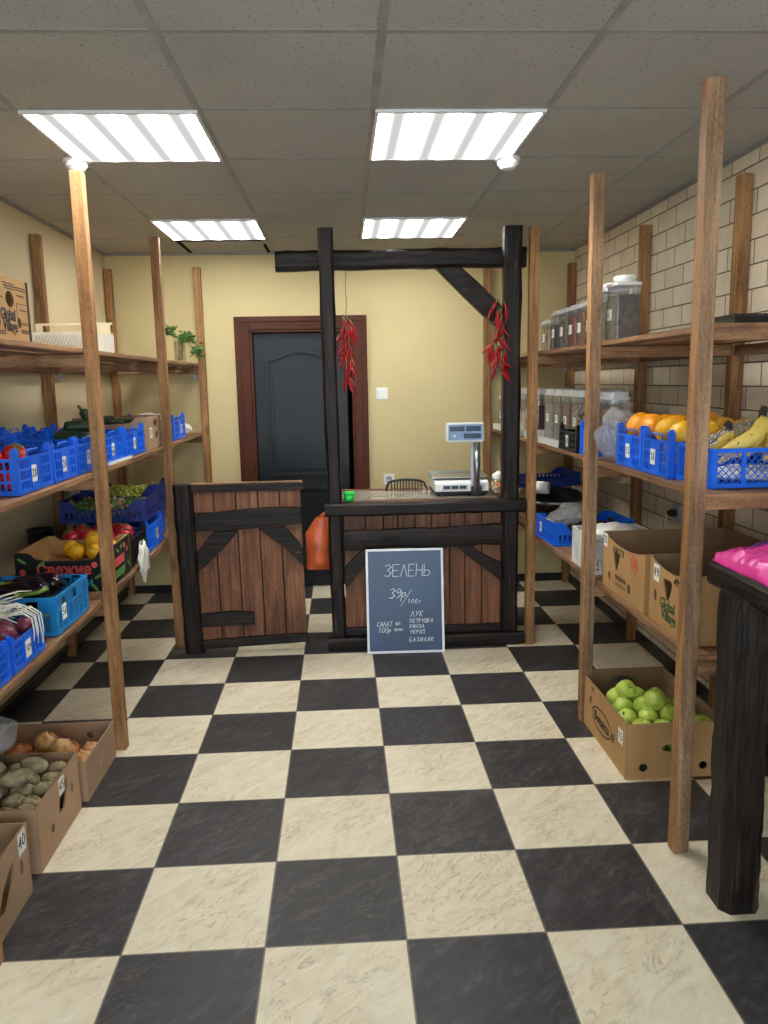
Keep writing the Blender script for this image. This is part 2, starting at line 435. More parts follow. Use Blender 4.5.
# stroke lettering: polylines on a 0..1 box (width .6)
GL = {'З': [[(0, .9), (.3, 1), (.5, .8), (.2, .55), (.55, .3), (.3, 0), (0, .1)]], 'Е': [[(.5, 1), (0, 1), (0, 0), (.5, 0)], [(0, .5), (.4, .5)]],
 'Л': [[(0, 0), (.25, 1), (.55, 0)]], 'Н': [[(0, 1), (0, 0)], [(.5, 1), (.5, 0)], [(0, .5), (.5, .5)]], 'Ь': [[(0, 1), (0, 0), (.4, .05), (.5, .3), (.3, .5), (0, .45)]],
 '3': [[(0, .9), (.3, 1), (.5, .8), (.2, .55), (.55, .3), (.3, 0), (0, .1)]], '9': [[(.5, .75), (.25, 1), (0, .75), (.2, .5), (.5, .75), (.45, .3), (.15, 0)]],
 'р': [[(0, -.3), (.05, .6)], [(.05, .5), (.35, .6), (.4, .3), (.05, .15)]], '/': [[(0, -.35), (.7, 1.15)]], '1': [[(.1, .75), (.3, 1), (.25, 0)]],
 '0': [[(.25, 1), (0, .6), (.05, .15), (.25, 0), (.5, .3), (.45, .8), (.25, 1)]], 'г': [[(.1, 0), (.15, .6), (.45, .6)]], 'У': [[(0, 1), (.25, .5)], [(.55, 1), (.1, 0)]],
 'К': [[(0, 1), (0, 0)], [(.5, 1), (0, .5), (.5, 0)]], 'П': [[(0, 0), (0, 1), (.5, 1), (.5, 0)]], 'Т': [[(0, 1), (.55, 1)], [(.28, 1), (.28, 0)]],
 'Р': [[(0, 0), (0, 1), (.4, .95), (.45, .6), (0, .5)]], 'Ш': [[(0, 1), (0, 0), (.6, 0), (.6, 1)], [(.3, 1), (.3, 0)]], 'А': [[(0, 0), (.28, 1), (.55, 0)], [(.12, .4), (.42, .4)]],
 'И': [[(0, 1), (0, 0), (.5, 1), (.5, 0)]], 'О': [[(.25, 1), (0, .6), (.05, .15), (.25, 0), (.5, .3), (.45, .8), (.25, 1)]], 'Б': [[(.5, 1), (0, 1), (0, 0), (.4, .05), (.45, .4), (0, .5)]],
 'С': [[(.5, .9), (.25, 1), (0, .6), (.1, .1), (.3, 0), (.5, .1)]], 'Ч': [[(0, 1), (.05, .5), (.45, .55)], [(.5, 1), (.45, 0)]], '2': [[(0, .8), (.25, 1), (.5, .75), (0, 0), (.55, 0)]],
 '4': [[(.35, 0), (.4, 1), (0, .35), (.55, .35)]], '5': [[(.5, 1), (.1, 1), (.05, .55), (.4, .55), (.45, .15), (.2, 0), (0, .1)]], '6': [[(.45, 1), (.1, .6), (.05, .15), (.25, 0), (.5, .2), (.35, .5), (.1, .4)]],
 '7': [[(0, 1), (.5, 1), (.2, 0)]], '8': [[(.25, .5), (.05, .75), (.25, 1), (.45, .75), (.25, .5), (0, .2), (.25, 0), (.5, .2), (.25, .5)]],
 'V': [[(0, 1), (.25, 0), (.5, 1)]], 'N': [[(0, 0), (0, 1), (.5, 0), (.5, 1)]], 'I': [[(.2, 1), (.2, 0)]], 'м': [[(0, 0), (.05, .6), (.25, .2), (.45, .6), (.5, 0)]],
 'ш': [[(0, .6), (0, 0), (.5, 0), (.5, .6)], [(.25, .6), (.25, 0)]], 'т': [[(0, .6), (.5, .6)], [(.25, .6), (.25, 0)]], 'п': [[(0, 0), (0, .6), (.4, .6), (.4, 0)]],
 'у': [[(0, .6), (.2, .15)], [(.45, .6), (.1, -.3)]], 'ч': [[(0, .6), (.05, .3), (.4, .3)], [(.4, .6), (.4, 0)]], 'о': [[(.2, .6), (0, .3), (.2, 0), (.4, .3), (.2, .6)]], 'к': [[(0, .6), (0, 0)], [(.4, .6), (0, .3), (.4, 0)]]}
def strokes(mb, text, X, size, w, mat=0, depth=.0008, adv=.75, slant=0.0, jit=0):
    """writes text from local (0,0) along local +x on the plane of X (z outwards)"""
    cx = 0
    for ch in text:
        if ch == ' ': cx += .5 * size; continue
        for line in GL[ch]:
            pts = [((p[0] + slant * p[1]) * size + cx + R.uniform(-jit, jit), p[1] * size + R.uniform(-jit, jit)) for p in line]
            for (a, b) in zip(pts, pts[1:]):
                d = Vector((b[0] - a[0], b[1] - a[1])); L = d.length
                if L < 1e-6: continue
                d /= L; nx = Vector((-d.y, d.x)) * w / 2; e = d * w * .4
                q = [Vector(a) - e - nx, Vector(b) + e - nx, Vector(b) + e + nx, Vector(a) - e + nx]
                vs = [(p.x, p.y, 0) for p in q] + [(p.x, p.y, depth) for p in q]
                mb.add(vs, [(3, 2, 1, 0), (4, 5, 6, 7), (0, 1, 5, 4), (1, 2, 6, 5), (2, 3, 7, 6), (3, 0, 4, 7)], mat, False, X)
        cx += adv * size
    return cx
def print_text(mb, text, X, size, mat=0, depth=.0006, bold=0.0, sx=1.0, center=True):
    cu = bpy.data.curves.new('t', 'FONT'); cu.body = text; cu.size = size; cu.extrude = depth; cu.offset = bold; cu.resolution_u = 3
    if center: cu.align_x = 'CENTER'
    ob = bpy.data.objects.new('t', cu); COL.objects.link(ob)
    dg = bpy.context.evaluated_depsgraph_get()
    me = bpy.data.meshes.new_from_object(ob.evaluated_get(dg))
    mb.add([(v.co.x * sx, v.co.y, v.co.z) for v in me.vertices], [tuple(p.vertices) for p in me.polygons], mat, False, X)
    bpy.data.objects.remove(ob); bpy.data.curves.remove(cu); bpy.data.meshes.remove(me)

def disc(cx, cy, rx, ry, n=14, rot=0):
    return [(cx + rx * math.cos(2 * PI * i / n) * math.cos(rot) - ry * math.sin(2 * PI * i / n) * math.sin(rot),
             cy + rx * math.cos(2 * PI * i / n) * math.sin(rot) + ry * math.sin(2 * PI * i / n) * math.cos(rot)) for i in range(n)]
def tear(cx, cy, w, h):   # handle hole: rounded triangle
    return [(cx - w / 2, cy + h * .42), (cx - w * .3, cy + h / 2), (cx + w * .3, cy + h / 2), (cx + w / 2, cy + h * .42), (cx + w * .42, cy + h * .1), (cx + w * .12, cy - h / 2), (cx - w * .12, cy - h / 2), (cx - w * .42, cy + h * .1)]

def rough_beam(mb, p, q, w, h, up=(0, 0, 1), jit=.004, n=14, seed=0, mat=0, ch=.18):
    """hewn beam: eight-sided section with uneven faces along its length"""
    p = Vector(p); q = Vector(q); d = q - p; L = d.length; d.normalize()
    u = Vector(up); sd = d.cross(u)
    if sd.length < 1e-4: sd = d.cross(Vector((0, 1, 0)))
    sd.normalize(); u = sd.cross(d)
    sec = [(-.5, -.5 + ch), (-.5, .5 - ch), (-.5 + ch, .5), (.5 - ch, .5), (.5, .5 - ch), (.5, -.5 + ch), (.5 - ch, -.5), (-.5 + ch, -.5)]
    k = len(sec); vs = []
    for i in range(n + 1):
        c = p + d * L * i / n
        for j, (a, b) in enumerate(sec):
            s1 = noise.noise(Vector((i * .55 + seed * 7.3, (j // 2) * 3.1, 1.7))) * jit * 1.6
            s2 = noise.noise(Vector((i * .8 + seed * 3.1, j * 1.9, 9.2))) * jit
            r = 1 + (s1 + s2) / (w / 2)
            vs.append(c + sd * a * w * r + u * b * h * r)
    fs = [(i * k + j, i * k + (j + 1) % k, (i + 1) * k + (j + 1) % k, (i + 1) * k + j) for i in range(n) for j in range(k)]
    fs += [tuple(range(k - 1, -1, -1)), tuple(n * k + j for j in range(k))]
    mb.add(vs, fs, mat, True); mb.sharp = True

# ------------------------------------------------------------------ the setting
XL, XR, YB, YF, H = -1.64, 1.722, 5.832, -1.3, 2.47
m = MB(); m.box(XL - .15, XR + .15, YF - .15, YB + .15, -.1, 0); struct(m.build('floor', 'floor', loc=(0, 0, 0)))
m = MB(); m.box(XL - .15, XR + .15, YF - .15, YB + .15, H, H + .12); struct(m.build('ceiling', 'ceiling', loc=(0, 0, 0)))
m = MB(); m.box(XL - .15, XL, YF - .15, YB, 0, H); struct(m.build('wall_left', 'wall_side', loc=(0, 0, 0)))
m = MB(); m.box(XR, XR + .15, YF - .15, YB, 0, H); struct(m.build('wall_right', 'brick', loc=(0, 0, 0)))
# back wall with the door opening
DX0, DX1, DZ = -.648, .102, 1.93
m = MB(); X = frame((0, YB + .15, 0), (1, 0, 0), (0, 0, 1))
m.prism([(XL - .15, 0), (DX0, 0), (DX0, DZ), (DX1, DZ), (DX1, 0), (XR + .15, 0), (XR + .15, H), (XL - .15, H)], .15, X)
struct(m.build('wall_back', 'wall_cream', loc=(0, 0, 0)))
# front wall behind the viewer, with the shop window that lets the daylight in
WX0, WX1, WZ0, WZ1 = -1.45, 1.5, .12, 2.32
m = MB(); X = frame((0, YF, 0), (1, 0, 0), (0, 0, 1))
m.prism([(XL - .15, 0), (XR + .15, 0), (XR + .15, H), (XL - .15, H)], .15, X, holes=[[(WX0, WZ0), (WX1, WZ0), (WX1, WZ1), (WX0, WZ1)]])
struct(m.build('wall_front', 'white_wall', loc=(0, 0, 0)))
m = MB()
for a, b in ((WX0, WX0 + .06), (-.05, .05), (WX1 - .06, WX1)): m.box(a, b, YF - .12, YF - .04, WZ0, WZ1)
for a, b in ((WZ0, WZ0 + .06), (WZ1 - .06, WZ1)): m.box(WX0, WX1, YF - .12, YF - .04, a, b)
wf = struct(m.build('window_1', 'white_plastic', loc=(0, YF, 0)))
m = MB(); m.box(WX0 + .05, WX1 - .05, YF - .085, YF - .08, WZ0 + .05, WZ1 - .05); m.build('pane', 'window_glass', wf)
# skirting
m = MB(); m.box(XL, XL + .012, YF, YB, 0, .055); m.box(XL, XL + .028, YF, YB, .055, .072); struct(m.build('baseboard_left', 'skirting', loc=(0, 0, 0)))
m = MB(); m.box(XR - .014, XR, YF, YB, 0, .065); struct(m.build('baseboard_right', 'skirting', loc=(0, 0, 0)))
m = MB(); m.box(XL + .03, -.74, YB - .014, YB, 0, .06); m.box(.2, XR - .015, YB - .014, YB, 0, .06); struct(m.build('baseboard_back', 'skirting', loc=(0, 0, 0)))
# ceiling grid
gx0, gy0 = -.478, 2.8627
rot = Matrix.Rotation(-.0064, 4, 'Z')
m = MB()
i = -2
for i in range(-1, 4):
    x = gx0 + .6 * i
    m.box(x - .012, x + .012, YF, YB, H - .0016, H + .002, 0, rot)
for j in range(-6, 5):
    y = gy0 + .6 * j
    m.box(XL + .01, XR - .01, y - .011, y + .011, H - .0012, H + .002, 0, rot)
for x in (XL + .009, XR - .009): m.box(x - .009, x + .009, YF, YB, H - .014, H)
struct(m.build('trim_1', 'tbar', loc=(0, 0, 0)))
m = MB(); m.box(XL + .02, XR - .02, YB - .02, YB, H - .016, H); struct(m.build('trim_2', 'tbar', loc=(0, 0, 0)))
# dark strips painted for the shade in slits where the rearmost tiles do not sit flat
m = MB(); m.box(-1.03, -.49, 5.340, 5.362, H - .004, H + .003); m.box(-1.04, -1.015, 5.35, 5.8, H - .004, H + .003); m.box(-.492, -.472, 5.5, 5.8, H - .0075, H + .003)
struct(m.build('slit_shade', 'gap_shade', loc=(0, 0, 0)))

# ceiling lights
for (cx, cy, lab) in ((-.778, 3.163, 'large square ceiling light panel nearer the viewer, above the left shelves'), (.422, 3.163, 'square ceiling light panel nearer the viewer, right of centre'),
                      (-.778, 4.963, 'square ceiling light panel at the back, in front of the door wall on the left'), (.422, 4.963, 'square ceiling light panel at the back, above the counter beam')):
    p = rot @ Vector((cx, cy, H))
    t = thing('ceiling_light', lab, 'ceiling light', (p.x, p.y, H - .008), 'square light panels in the ceiling')
    f = MB()
    for a in (-1, 1):
        f.box(p.x + a * .2915 - .006, p.x + a * .2915 + .006, p.y - .2975, p.y + .2975, H - .012, H - .001)
        f.box(p.x - .286, p.x + .286, p.y + a * .2915 - .006, p.y + a * .2915 + .006, H - .012, H - .001)
    f.build('frame', 'white_metal', t)
    d = MB(); d.box(p.x - .286, p.x + .286, p.y - .286, p.y + .286, H - .008, H - .003); d.build('diffuser', 'led', t)

def smoke(x, y, lab):
    t = thing('smoke_detector', lab, 'smoke detector', (x, y, H), 'smoke detectors on the ceiling')
    X = Matrix.Translation((x, y, H - .004)) @ Matrix.Rotation(PI, 4, 'X')
    a = MB(); a.lathe([(.05, 0), (.052, .012), (.046, .016)], 24, 0, X); a.build('base', 'white_plastic', t)
    b = MB(); b.lathe([(.043, .016), (.045, .03), (.036, .036), (.034, .044), (.022, .05), (0, .051)], 24, 0, X); b.build('sensor_head', 'white_plastic', t)
smoke(.725, 3.44, 'white round smoke detector beside the nearer right light panel')
smoke(-1.05, 3.44, 'white round smoke detector above the tall front post of the left shelves')

# ------------------------------------------------------------------ door
t = struct(thing('door_1', None, None, ((DX0 + DX1) / 2, YB, 0)))
m = MB()
for (a, b) in ((-.755, DX0 - .0003), (DX1 + .0003, .2)):
    m.box(a, b, YB - .022, YB - .0005, 0, 2.025); 
m.box(DX0, DX1, YB - .022, YB - .0005, DZ, 2.025)
m.box(-.752, -.715, YB - .03, YB - .0225, 0, 1.985); m.box(.162, .197, YB - .03, YB - .0225, 0, 1.985); m.box(-.752, .197, YB - .03, YB - .0225, 1.9855, 2.022)
for (a, b) in ((DX0, DX0 + .018), (DX1 - .018, DX1)): m.box(a, b, YB - .012, YB + .14, 0, DZ)
m.box(DX0, DX1, YB - .012, YB + .14, DZ - .018, DZ)
struct(m.build('door_frame', 'door_frame', t, bevel=.003))
m = MB(); lx0, lx1 = DX0 + .02, DX1 - .052; ly = YB + .045
m.box(lx0, lx1, ly, ly + .04, .008, DZ - .022)
cxm = (lx0 + lx1) / 2; hw = .255
def arch(w, top, sh, z0): # outline with an arched top
    pts = [(cxm - w, z0), (cxm + w, z0)]
    for i in range(17):
        s = 1 - 2 * i / 16
        pts.append((cxm + s * w, sh + (top - sh) * (.5 + .5 * math.cos(PI * s)) ))
    return pts
X = frame((0, ly + .001, 0), (1, 0, 0), (0, 0, 1))
def ring(o, inn): m.prism(o, .02, X, holes=[inn])
ring(arch(hw, 1.79, 1.73, .86), arch(hw - .022, 1.765, 1.708, .882))
m.prism(arch(hw - .05, 1.735, 1.68, .91), .016, X)
sq = lambda w, a, b: [(cxm - w, a), (cxm + w, a), (cxm + w, b), (cxm - w, b)]
ring(sq(hw, .14, .775), sq(hw - .022, .162, .753)); m.prism(sq(hw - .05, .19, .725), .016, X)
leaf = struct(m.build('door_leaf', 'door_leaf', t, bevel=.004))
m = MB(); m.box(DX0 - .1, DX1 + .1, YB + .151, YB + .17, 0, 2.05); struct(m.build('door_gap_dark', 'gap_shade', t))  # black sheet added to stand for the dark beyond the door gap

# ------------------------------------------------------------------ wall fittings
t = thing('light_switch', 'square white light switch on the cream wall right of the door', 'light switch', (.303, YB, 1.459))
m = MB(); m.box(.26, .346, YB - .01, YB, 1.415, 1.502); m.build('plate', 'white_plastic', t, bevel=.004)
m = MB(); m.box(.276, .330, YB - .017, YB - .008, 1.431, 1.486); m.build('rocker', 'white_plastic', t, bevel=.003)
t = thing('wall_socket', 'small white socket low on the cream back wall above the counter top', 'socket', (.344, YB, .823))
m = MB(); m.box(.304, .384, YB - .012, YB, .785, .862); m.build('plate', 'white_plastic', t, bevel=.004)
m = MB(); m.lathe([(.024, 0), (.026, .006), (.02, .008), (.018, .002), (0, .002)], 18, 0, Matrix.Translation((.344, YB - .011, .823)) @ Matrix.Rotation(PI / 2, 4, 'X')); m.build('socket_well', 'grey_plastic', t)
t = thing('wall_socket', 'tall white double socket on the left wall behind the black fruit box', 'socket', (XL, 4.79, .865))
m = MB(); m.box(XL, XL + .03, 4.74, 4.84, .80, .935); m.build('plate', 'white_plastic', t, bevel=.006)
for z in (.835, .9):
    m = MB(); m.lathe([(.02, 0), (.021, .005), (.016, .006), (.015, .001), (0, .001)], 16, 0, Matrix.Translation((XL + .03, 4.79, z)) @ Matrix.Rotation(PI / 2, 4, 'Y')); m.build('socket_well', 'grey_plastic', t)
t = thing('wall_socket', 'socket on the brick wall with a black plug in it, above the big cardboard box', 'socket', (XR, 3.89, .85))
m = MB(); m.box(XR - .014, XR, 3.84, 3.94, .80, .90); m.build('plate', 'grey_plastic', t, bevel=.004)
t = thing('power_plug', 'black plug with a white cable hanging from the brick wall socket', 'plug', (XR - .014, 3.89, .85))
m = MB(); m.lathe([(.019, 0), (.022, .012), (.02, .03), (.011, .045), (0, .046)], 14, 0, Matrix.Translation((XR - .0145, 3.89, .852)) @ Matrix.Rotation(-PI / 2, 4, 'Y')); m.build('plug_body', 'black_plastic', t)
m = MB(); m.tube([(XR - .060, 3.89, .85), (XR - .068, 3.885, .82), (XR - .066, 3.88, .74), (XR - .07, 3.87, .68), (XR - .10, 3.84, .667), (XR - .16, 3.78, .667)], .004, 6); m.build('cable', 'white_plastic', t)

# ------------------------------------------------------------------ shelving units
# boards across the depth of a shelf, from the wall (0) to the front edge (1); the upper decks leave a wide gap near the wall
WALLGAP = [(0, .10), (.33, .50), (.55, .74), (.79, 1)]
EVEN = [(0, .22), (.26, .48), (.52, .74), (.78, 1)]
def deck(name, x0, x1, y0, y1, ztop, t, root, boards, mat, jl=(), spans=None):
    m = MB()
    for (f0, f1) in spans:
        ys = [y0] + [j + R.uniform(-.004, .004) for j in jl] + [y1]
        for a, c in zip(ys, ys[1:]):
            dz = R.uniform(-.003, .001)
            m.box(x0 + f0 * (x1 - x0), x0 + f1 * (x1 - x0), a + .002, c - .002, ztop - t + dz, ztop + dz)
    return m.build(name, mat, root, bevel=.003)
def post(x, y, z1, root, w=.048, sawn_shade=False):
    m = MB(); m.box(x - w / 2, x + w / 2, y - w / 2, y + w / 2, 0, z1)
    if sawn_shade: m.mi[2] = m.mi[3] = 1     # rough-cut sides along the shelf, darker colour painted in for shade
    return m.build('post', ['pine_z', 'sawn_shade_z'], root, bevel=.003)
def bracket(x, y, z, sx, root):
    m = MB()
    m.box(x, x + .028 * sx if sx > 0 else x, y - .0265, y - .0245, z - .036, z) if sx > 0 else m.box(x - .028, x, y - .0265, y - .0245, z - .036, z)
    m.box(min(x, x + .028 * sx), max(x, x + .028 * sx), y - .0265, y + .02, z - .003, z)
    for dz in (.01, .026): m.lathe([(.004, 0), (.004, .003), (0, .004)], 8, 0, Matrix.Translation((x + .014 * sx, y - .0265, z - dz)) @ Matrix.Rotation(PI / 2, 4, 'X'))
    return m.build('bracket', 'steel', root)

SL = thing('shelving_unit', 'long three-tier wooden shelving along the cream left wall', 'shelves', (-1.3, 3.8, 0))
LX = -.99; LBX = XL + .03
LP = (1.95, 3.24, 4.56, 5.79)
for i, y in enumerate(LP):
    post(LX - (.012 if i == 2 else 0), y, 2.365 + (.01, .0, -.01, .0)[i], SL)
    post(LBX, (1.95, 3.2, 4.475, 5.79)[i], 2.36, SL)
ZL = (1.70, 1.205, .672)
for k, z in enumerate(ZL):
    deck('shelf_board', LBX + .025, LX - .0255, 1.93, 5.815, z, .02, SL, 4, 'board_y', (3.23, 4.56), (WALLGAP, WALLGAP, EVEN)[k])
    for y in LP:
        m = MB(); m.box(LBX + .025, LX - .024, y - .02, y + .02, z - .071, z - .0235); m.build('cross_rail', 'board_x', SL, bevel=.003)
    m = MB(); m.box(LBX - .022, LBX + .02, 1.98, 5.76, z - .07, z - .027)
    mm = MB()
    for a, b in zip(LP, LP[1:]): mm.box(LBX - .02, LBX + .02, a + .025, b - .025, z - .071, z - .027)
    mm.build('wall_rail', 'board_y', SL, bevel=.003)
for (x, y, z) in ((LBX + .03, 4.56, 1.627), (LX - .07, 5.79, 1.627)): bracket(x, y, z, 1, SL)

SR = thing('shelving_unit', 'long three-tier wooden shelving along the brick right wall', 'shelves', (1.4, 4.0, 0))
RX = 1.075; RBX = XR - .03
RP = (2.32, 3.33, 4.40, 5.78)
for i, y in enumerate(RP):
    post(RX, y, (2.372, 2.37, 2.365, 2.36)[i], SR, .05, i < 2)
    post(RBX, y, 2.365, SR, .052)
ZR = (1.70, 1.193, .66)
for k, z in enumerate(ZR):
    deck('shelf_board', RX + .0265, RBX - .028, 2.347, 5.81, z, .02, SR, 4, 'board_y', (3.33, 4.40), [(1 - b, 1 - a) for a, b in (WALLGAP, WALLGAP, EVEN)[k]])
    for i, y in enumerate(RP):
        m = MB()
        if i == 0: m.box(RX + .026, RBX - .027, y - .022, y + .025, z - .049, z + .001)
        else: m.box(RX + .026, RBX - .027, y - .02, y + .02, z - .071, z - .0235)
        m.build('cross_rail', 'board_x', SR, bevel=.003)
    mm = MB()
    for a, b in zip(RP, RP[1:]): mm.box(RBX - .02, RBX + .02, a + .027, b - .027, z - .071, z - .027)
    mm.build('wall_rail', 'board_y', SR, bevel=.003)
for (x, y, z) in ((RBX - .03, 5.78, 1.627), (RBX - .03, 4.40, 1.627)): bracket(x, y, z, -1, SR)
bracket(RX + .028, 5.78, 1.627, 1, SR)

# ------------------------------------------------------------------ counter with its frame of charred beams
CT = thing('shop_counter', 'charred timber shop counter with tall posts, cross beam and brace', 'counter', (.47, 4.5, 0))
m = MB(); rough_beam(m, (-.046, 4.455, 0), (-.062, 4.455, 2.372), .082, .075, (0, 1, 0), .004, 26, 1); m.build('post', 'char_z', CT)
m = MB(); rough_beam(m, (.963, 4.47, 0), (.972, 4.47, 2.378), .098, .085, (0, 1, 0), .0035, 26, 2); m.build('post', 'char_z', CT)
m = MB(); rough_beam(m, (-.345, 4.555, 2.218), (1.066, 4.565, 2.228), .08, .106, (0, 0, 1), .003, 20, 3); m.build('cross_beam', 'char_x', CT)
m = MB()
X = frame((0, 4.575, 0), (1, 0, 0), (0, 0, 1))
m.prism([(.548, 2.172), (.69, 2.174), (.80, 2.078), (.922, 1.96), (.922, 1.835), (.885, 1.848), (.72, 2.004)], .07, X); m.build('brace', 'char_x', CT, bevel=.006)
# top slab: hewn front edge, glass covered top, back edge
m = MB(); rough_beam(m, (-.108, 4.40, .832), (1.042, 4.40, .834), .075, .074, (0, 0, 1), .003, 20, 4); m.build('front_edge_beam', 'char_x', CT)
m = MB(); m.box(-.06, 1.035, 4.515, 4.9, .838, .862); m.box(.008, .91, 4.435, 4.515, .838, .862); m.build('worktop', 'plank_x', CT, bevel=.003)
m = MB(); rough_beam(m, (-.1, 4.925, .85), (1.04, 4.925, .85), .05, .05, (0, 0, 1), .003, 20, 5); m.build('back_edge_beam', 'plank_x', CT)
m = MB(); m.box(-.03, .90, 4.53, 4.892, .8625, .8675); m.build('worktop_cover', plain('grey_worktop_sheet', (150, 146, 136), .12, .6), CT)
# plank front
m = MB(); xs = [-.005, .122, .226, .31, .408, .505, .61, .70, .8, .915]
for a, b in zip(xs, xs[1:]):
    m.box(a + .002, b - .002, 4.448 + R.uniform(0, .004), 4.472, .02, .80)
m.build('plank_front', 'plank_z', CT, bevel=.004)
m = MB(); m.box(-.003, .912, 4.4725, 4.482, .02, .80); m.build('front_gap_blocker', 'char_z', CT)  # dark sheet added so no light leaks between the planks
m = MB(); rough_beam(m, (-.004, 4.435, .65), (.914, 4.435, .656), .05, .115, (0, 0, 1), .005, 16, 6); m.build('middle_rail', 'char_x', CT)
m = MB(); X = frame((0, 4.449, 0), (1, 0, 0), (0, 0, 1))
m.prism([(-.004, .36), (.06, .435), (.15, .55), (.19, .594), (.11, .594), (.05, .545), (-.004, .49)], .03, X); m.build('diagonal_brace', 'char_x', CT, bevel=.004)
m = MB(); m.prism([(.64, .598), (.73, .594), (.80, .545), (.913, .49), (.913, .375), (.85, .432), (.75, .51)], .03, X); m.build('diagonal_brace', 'char_x', CT, bevel=.004)
m = MB(); rough_beam(m, (-.003, 4.442, .095), (.912, 4.442, .095), .04, .05, (0, 0, 1), .002, 14, 7); m.build('bottom_rail', 'char_x', CT)
m = MB(); rough_beam(m, (-.112, 4.402, .037), (1.042, 4.402, .037), .05, .074, (0, 0, 1), .003, 14, 8); m.build('plinth_beam', 'char_x', CT)
m = MB(); m.box(-.04, -.012, 4.5, 4.9, .0, .838); m.box(.985, 1.03, 4.52, 4.9, 0, .838); m.build('side_panel', 'char_z', CT, bevel=.003)

# gate
GT = thing('counter_gate', 'low plank gate on a charred post left of the counter', 'gate', (-.58, 4.46, 0))
m = MB(); rough_beam(m, (-.892, 4.46, 0), (-.910, 4.46, .993), .108, .085, (0, 1, 0), .004, 14, 11); m.build('gate_post', 'char_z', GT)
def gp(fx, yc): return (-.845 + fx * .612 - .012 * (1 - (yc - 120) / 630) , .995 - (yc - 120) / 630 * .965)
m = MB(); xs = [0, .19, .395, .60, .80, 1.0]
X = frame((0, 4.462, 0), (1, 0, 0), (0, 0, 1))
for a, b in zip(xs, xs[1:]):
    y0 = 148 + R.uniform(-2, 2)
    m.prism([gp(a + .006, 735), gp(b - .006, 735), gp(b - .006, y0), gp(a + .006, y0)], .022 + R.uniform(-.003, .003), X)
m.build('plank_panel', 'plank_z', GT, bevel=.004)
m = MB(); m.prism([gp(.01, 730), gp(.99, 730), gp(.99, 152), gp(.01, 152)], -.008, X); m.build('panel_gap_blocker', 'char_z', GT)  # added behind the gate planks to keep their gaps dark
def gbar(name, pts, t=.03, mat='char_x', y=4.4395):
    m = MB(); m.prism([gp(*p) for p in pts], t, frame((0, y + .0, 0), (1, 0, 0), (0, 0, 1))); return m.build(name, mat, GT, bevel=.004)
def gfront(name, pts, mat='char_x'): return gbar(name, pts, .026, mat, 4.4385)
gfront('upper_rail', [(.012, 294), (.3, 296), (.6, 287), (1.0, 276), (.995, 214), (.7, 212), (.45, 216), (.2, 226), (.012, 226)])
gfront('diagonal_brace', [(.012, 448), (.0121, 372), (.11, 330), (.185, 300), (.40, 298), (.30, 345), (.16, 400)])
gfront('diagonal_brace', [(.60, 292), (.84, 286), (.93, 330), (1.0, 370), (1.0, 440), (.86, 375), (.72, 330)])
gfront('lower_rail', [(.008, 664), (.505, 660), (.505, 612), (.3, 606), (.008, 614)])
gfront('bottom_rail', [(.004, 752), (1.01, 736), (1.01, 702), (.5, 708), (.004, 718)])
m = MB(); a = gp(-.01, 150)[1]; b = gp(-.01, 122)[1]
m.box(-.862, -.228, 4.425, 4.485, a, b); m.build('cap_board', 'char_x', GT, bevel=.004)
m = MB(); m.box(-.858, -.236, 4.428, 4.482, b + .0005, b + .006); m.build('cap_edge', 'board_x', GT, bevel=.002)
for z in (.3, .8):
    m = MB(); m.lathe([(.009, -.03), (.009, .03)], 10, 0, Matrix.Translation((-.853, 4.485, z))); m.box(-.9, -.80, 4.49, 4.494, z - .02, z + .02); m.build('hinge', 'black_plastic', GT)

# chalkboard, leaning against the counter
CB = thing('chalkboard', 'white framed chalkboard price list leaning against the plank counter', 'chalkboard', (.335, 4.27, 0))
bw, bh = .446, .603
ty = (4.40 - 4.268) / bh
X = frame((.117, 4.285, .002), (1, -.03, 0), (0, ty * .68, 1), None); 
ex = Vector((1, -.03, 0)).normalized(); ez = Vector((0, .085, .6)).normalized(); nn = ex.cross(ez).normalized(); ez = nn.cross(ex)
X = Matrix(((ex.x, ez.x, nn.x, .113), (ex.y, ez.y, nn.y, 4.31), (ex.z, ez.z, nn.z, .002), (0, 0, 0, 1)))
m = MB(); fw = .014
for (a, b, c, d) in ((0, bw, 0, fw), (0, bw, bh - fw, bh), (0, fw, fw, bh - fw), (bw - fw, bw, fw, bh - fw)): m.box(a, b, c, d, -.008, .008, 0, X)
m.build('frame', 'alu', CB, bevel=.002)
m = MB(); m.box(fw - .002, bw - fw + .002, fw - .002, bh - fw + .002, -.004, .003, 0, X); m.build('board', 'slate', CB)
def chalk(text, px, py, size, w, **k):  # px, py in the 768x981 enlargement of the board
    fx = (px - 50) / 665 * bw; fy = (1 - (py - 55) / 870) * bh
    strokes(ck, text, X @ Matrix.Translation((fx, fy, .0031)), size, w, 0, .0007, **k)
ck = MB()
chalk('ЗЕЛЕНЬ', 212, 285, .068, .0032, adv=.66, slant=.08, jit=.001); ck.build('heading_chalk', 'chalk', CB)
ck = MB(); chalk('39р', 245, 468, .056, .0036, adv=.62, slant=.2, jit=.001); chalk('/', 352, 500, .062, .0026, slant=.2); chalk('100г', 402, 512, .025, .0026, adv=.85, slant=.2); ck.build('price_chalk', 'chalk', CB)
ck = MB()
chalk('ЛУК', 428, 622, .032, .0028, adv=.78, slant=.2, jit=.0008)
chalk('ПЕТРУШКА', 420, 672, .021, .0026, adv=.82, slant=.1, jit=.0008)
chalk('КИНЗА', 416, 718, .021, .0026, adv=.84, slant=.15, jit=.0008)
chalk('УКРОП', 418, 766, .022, .0026, adv=.82, slant=.15, jit=.0008)
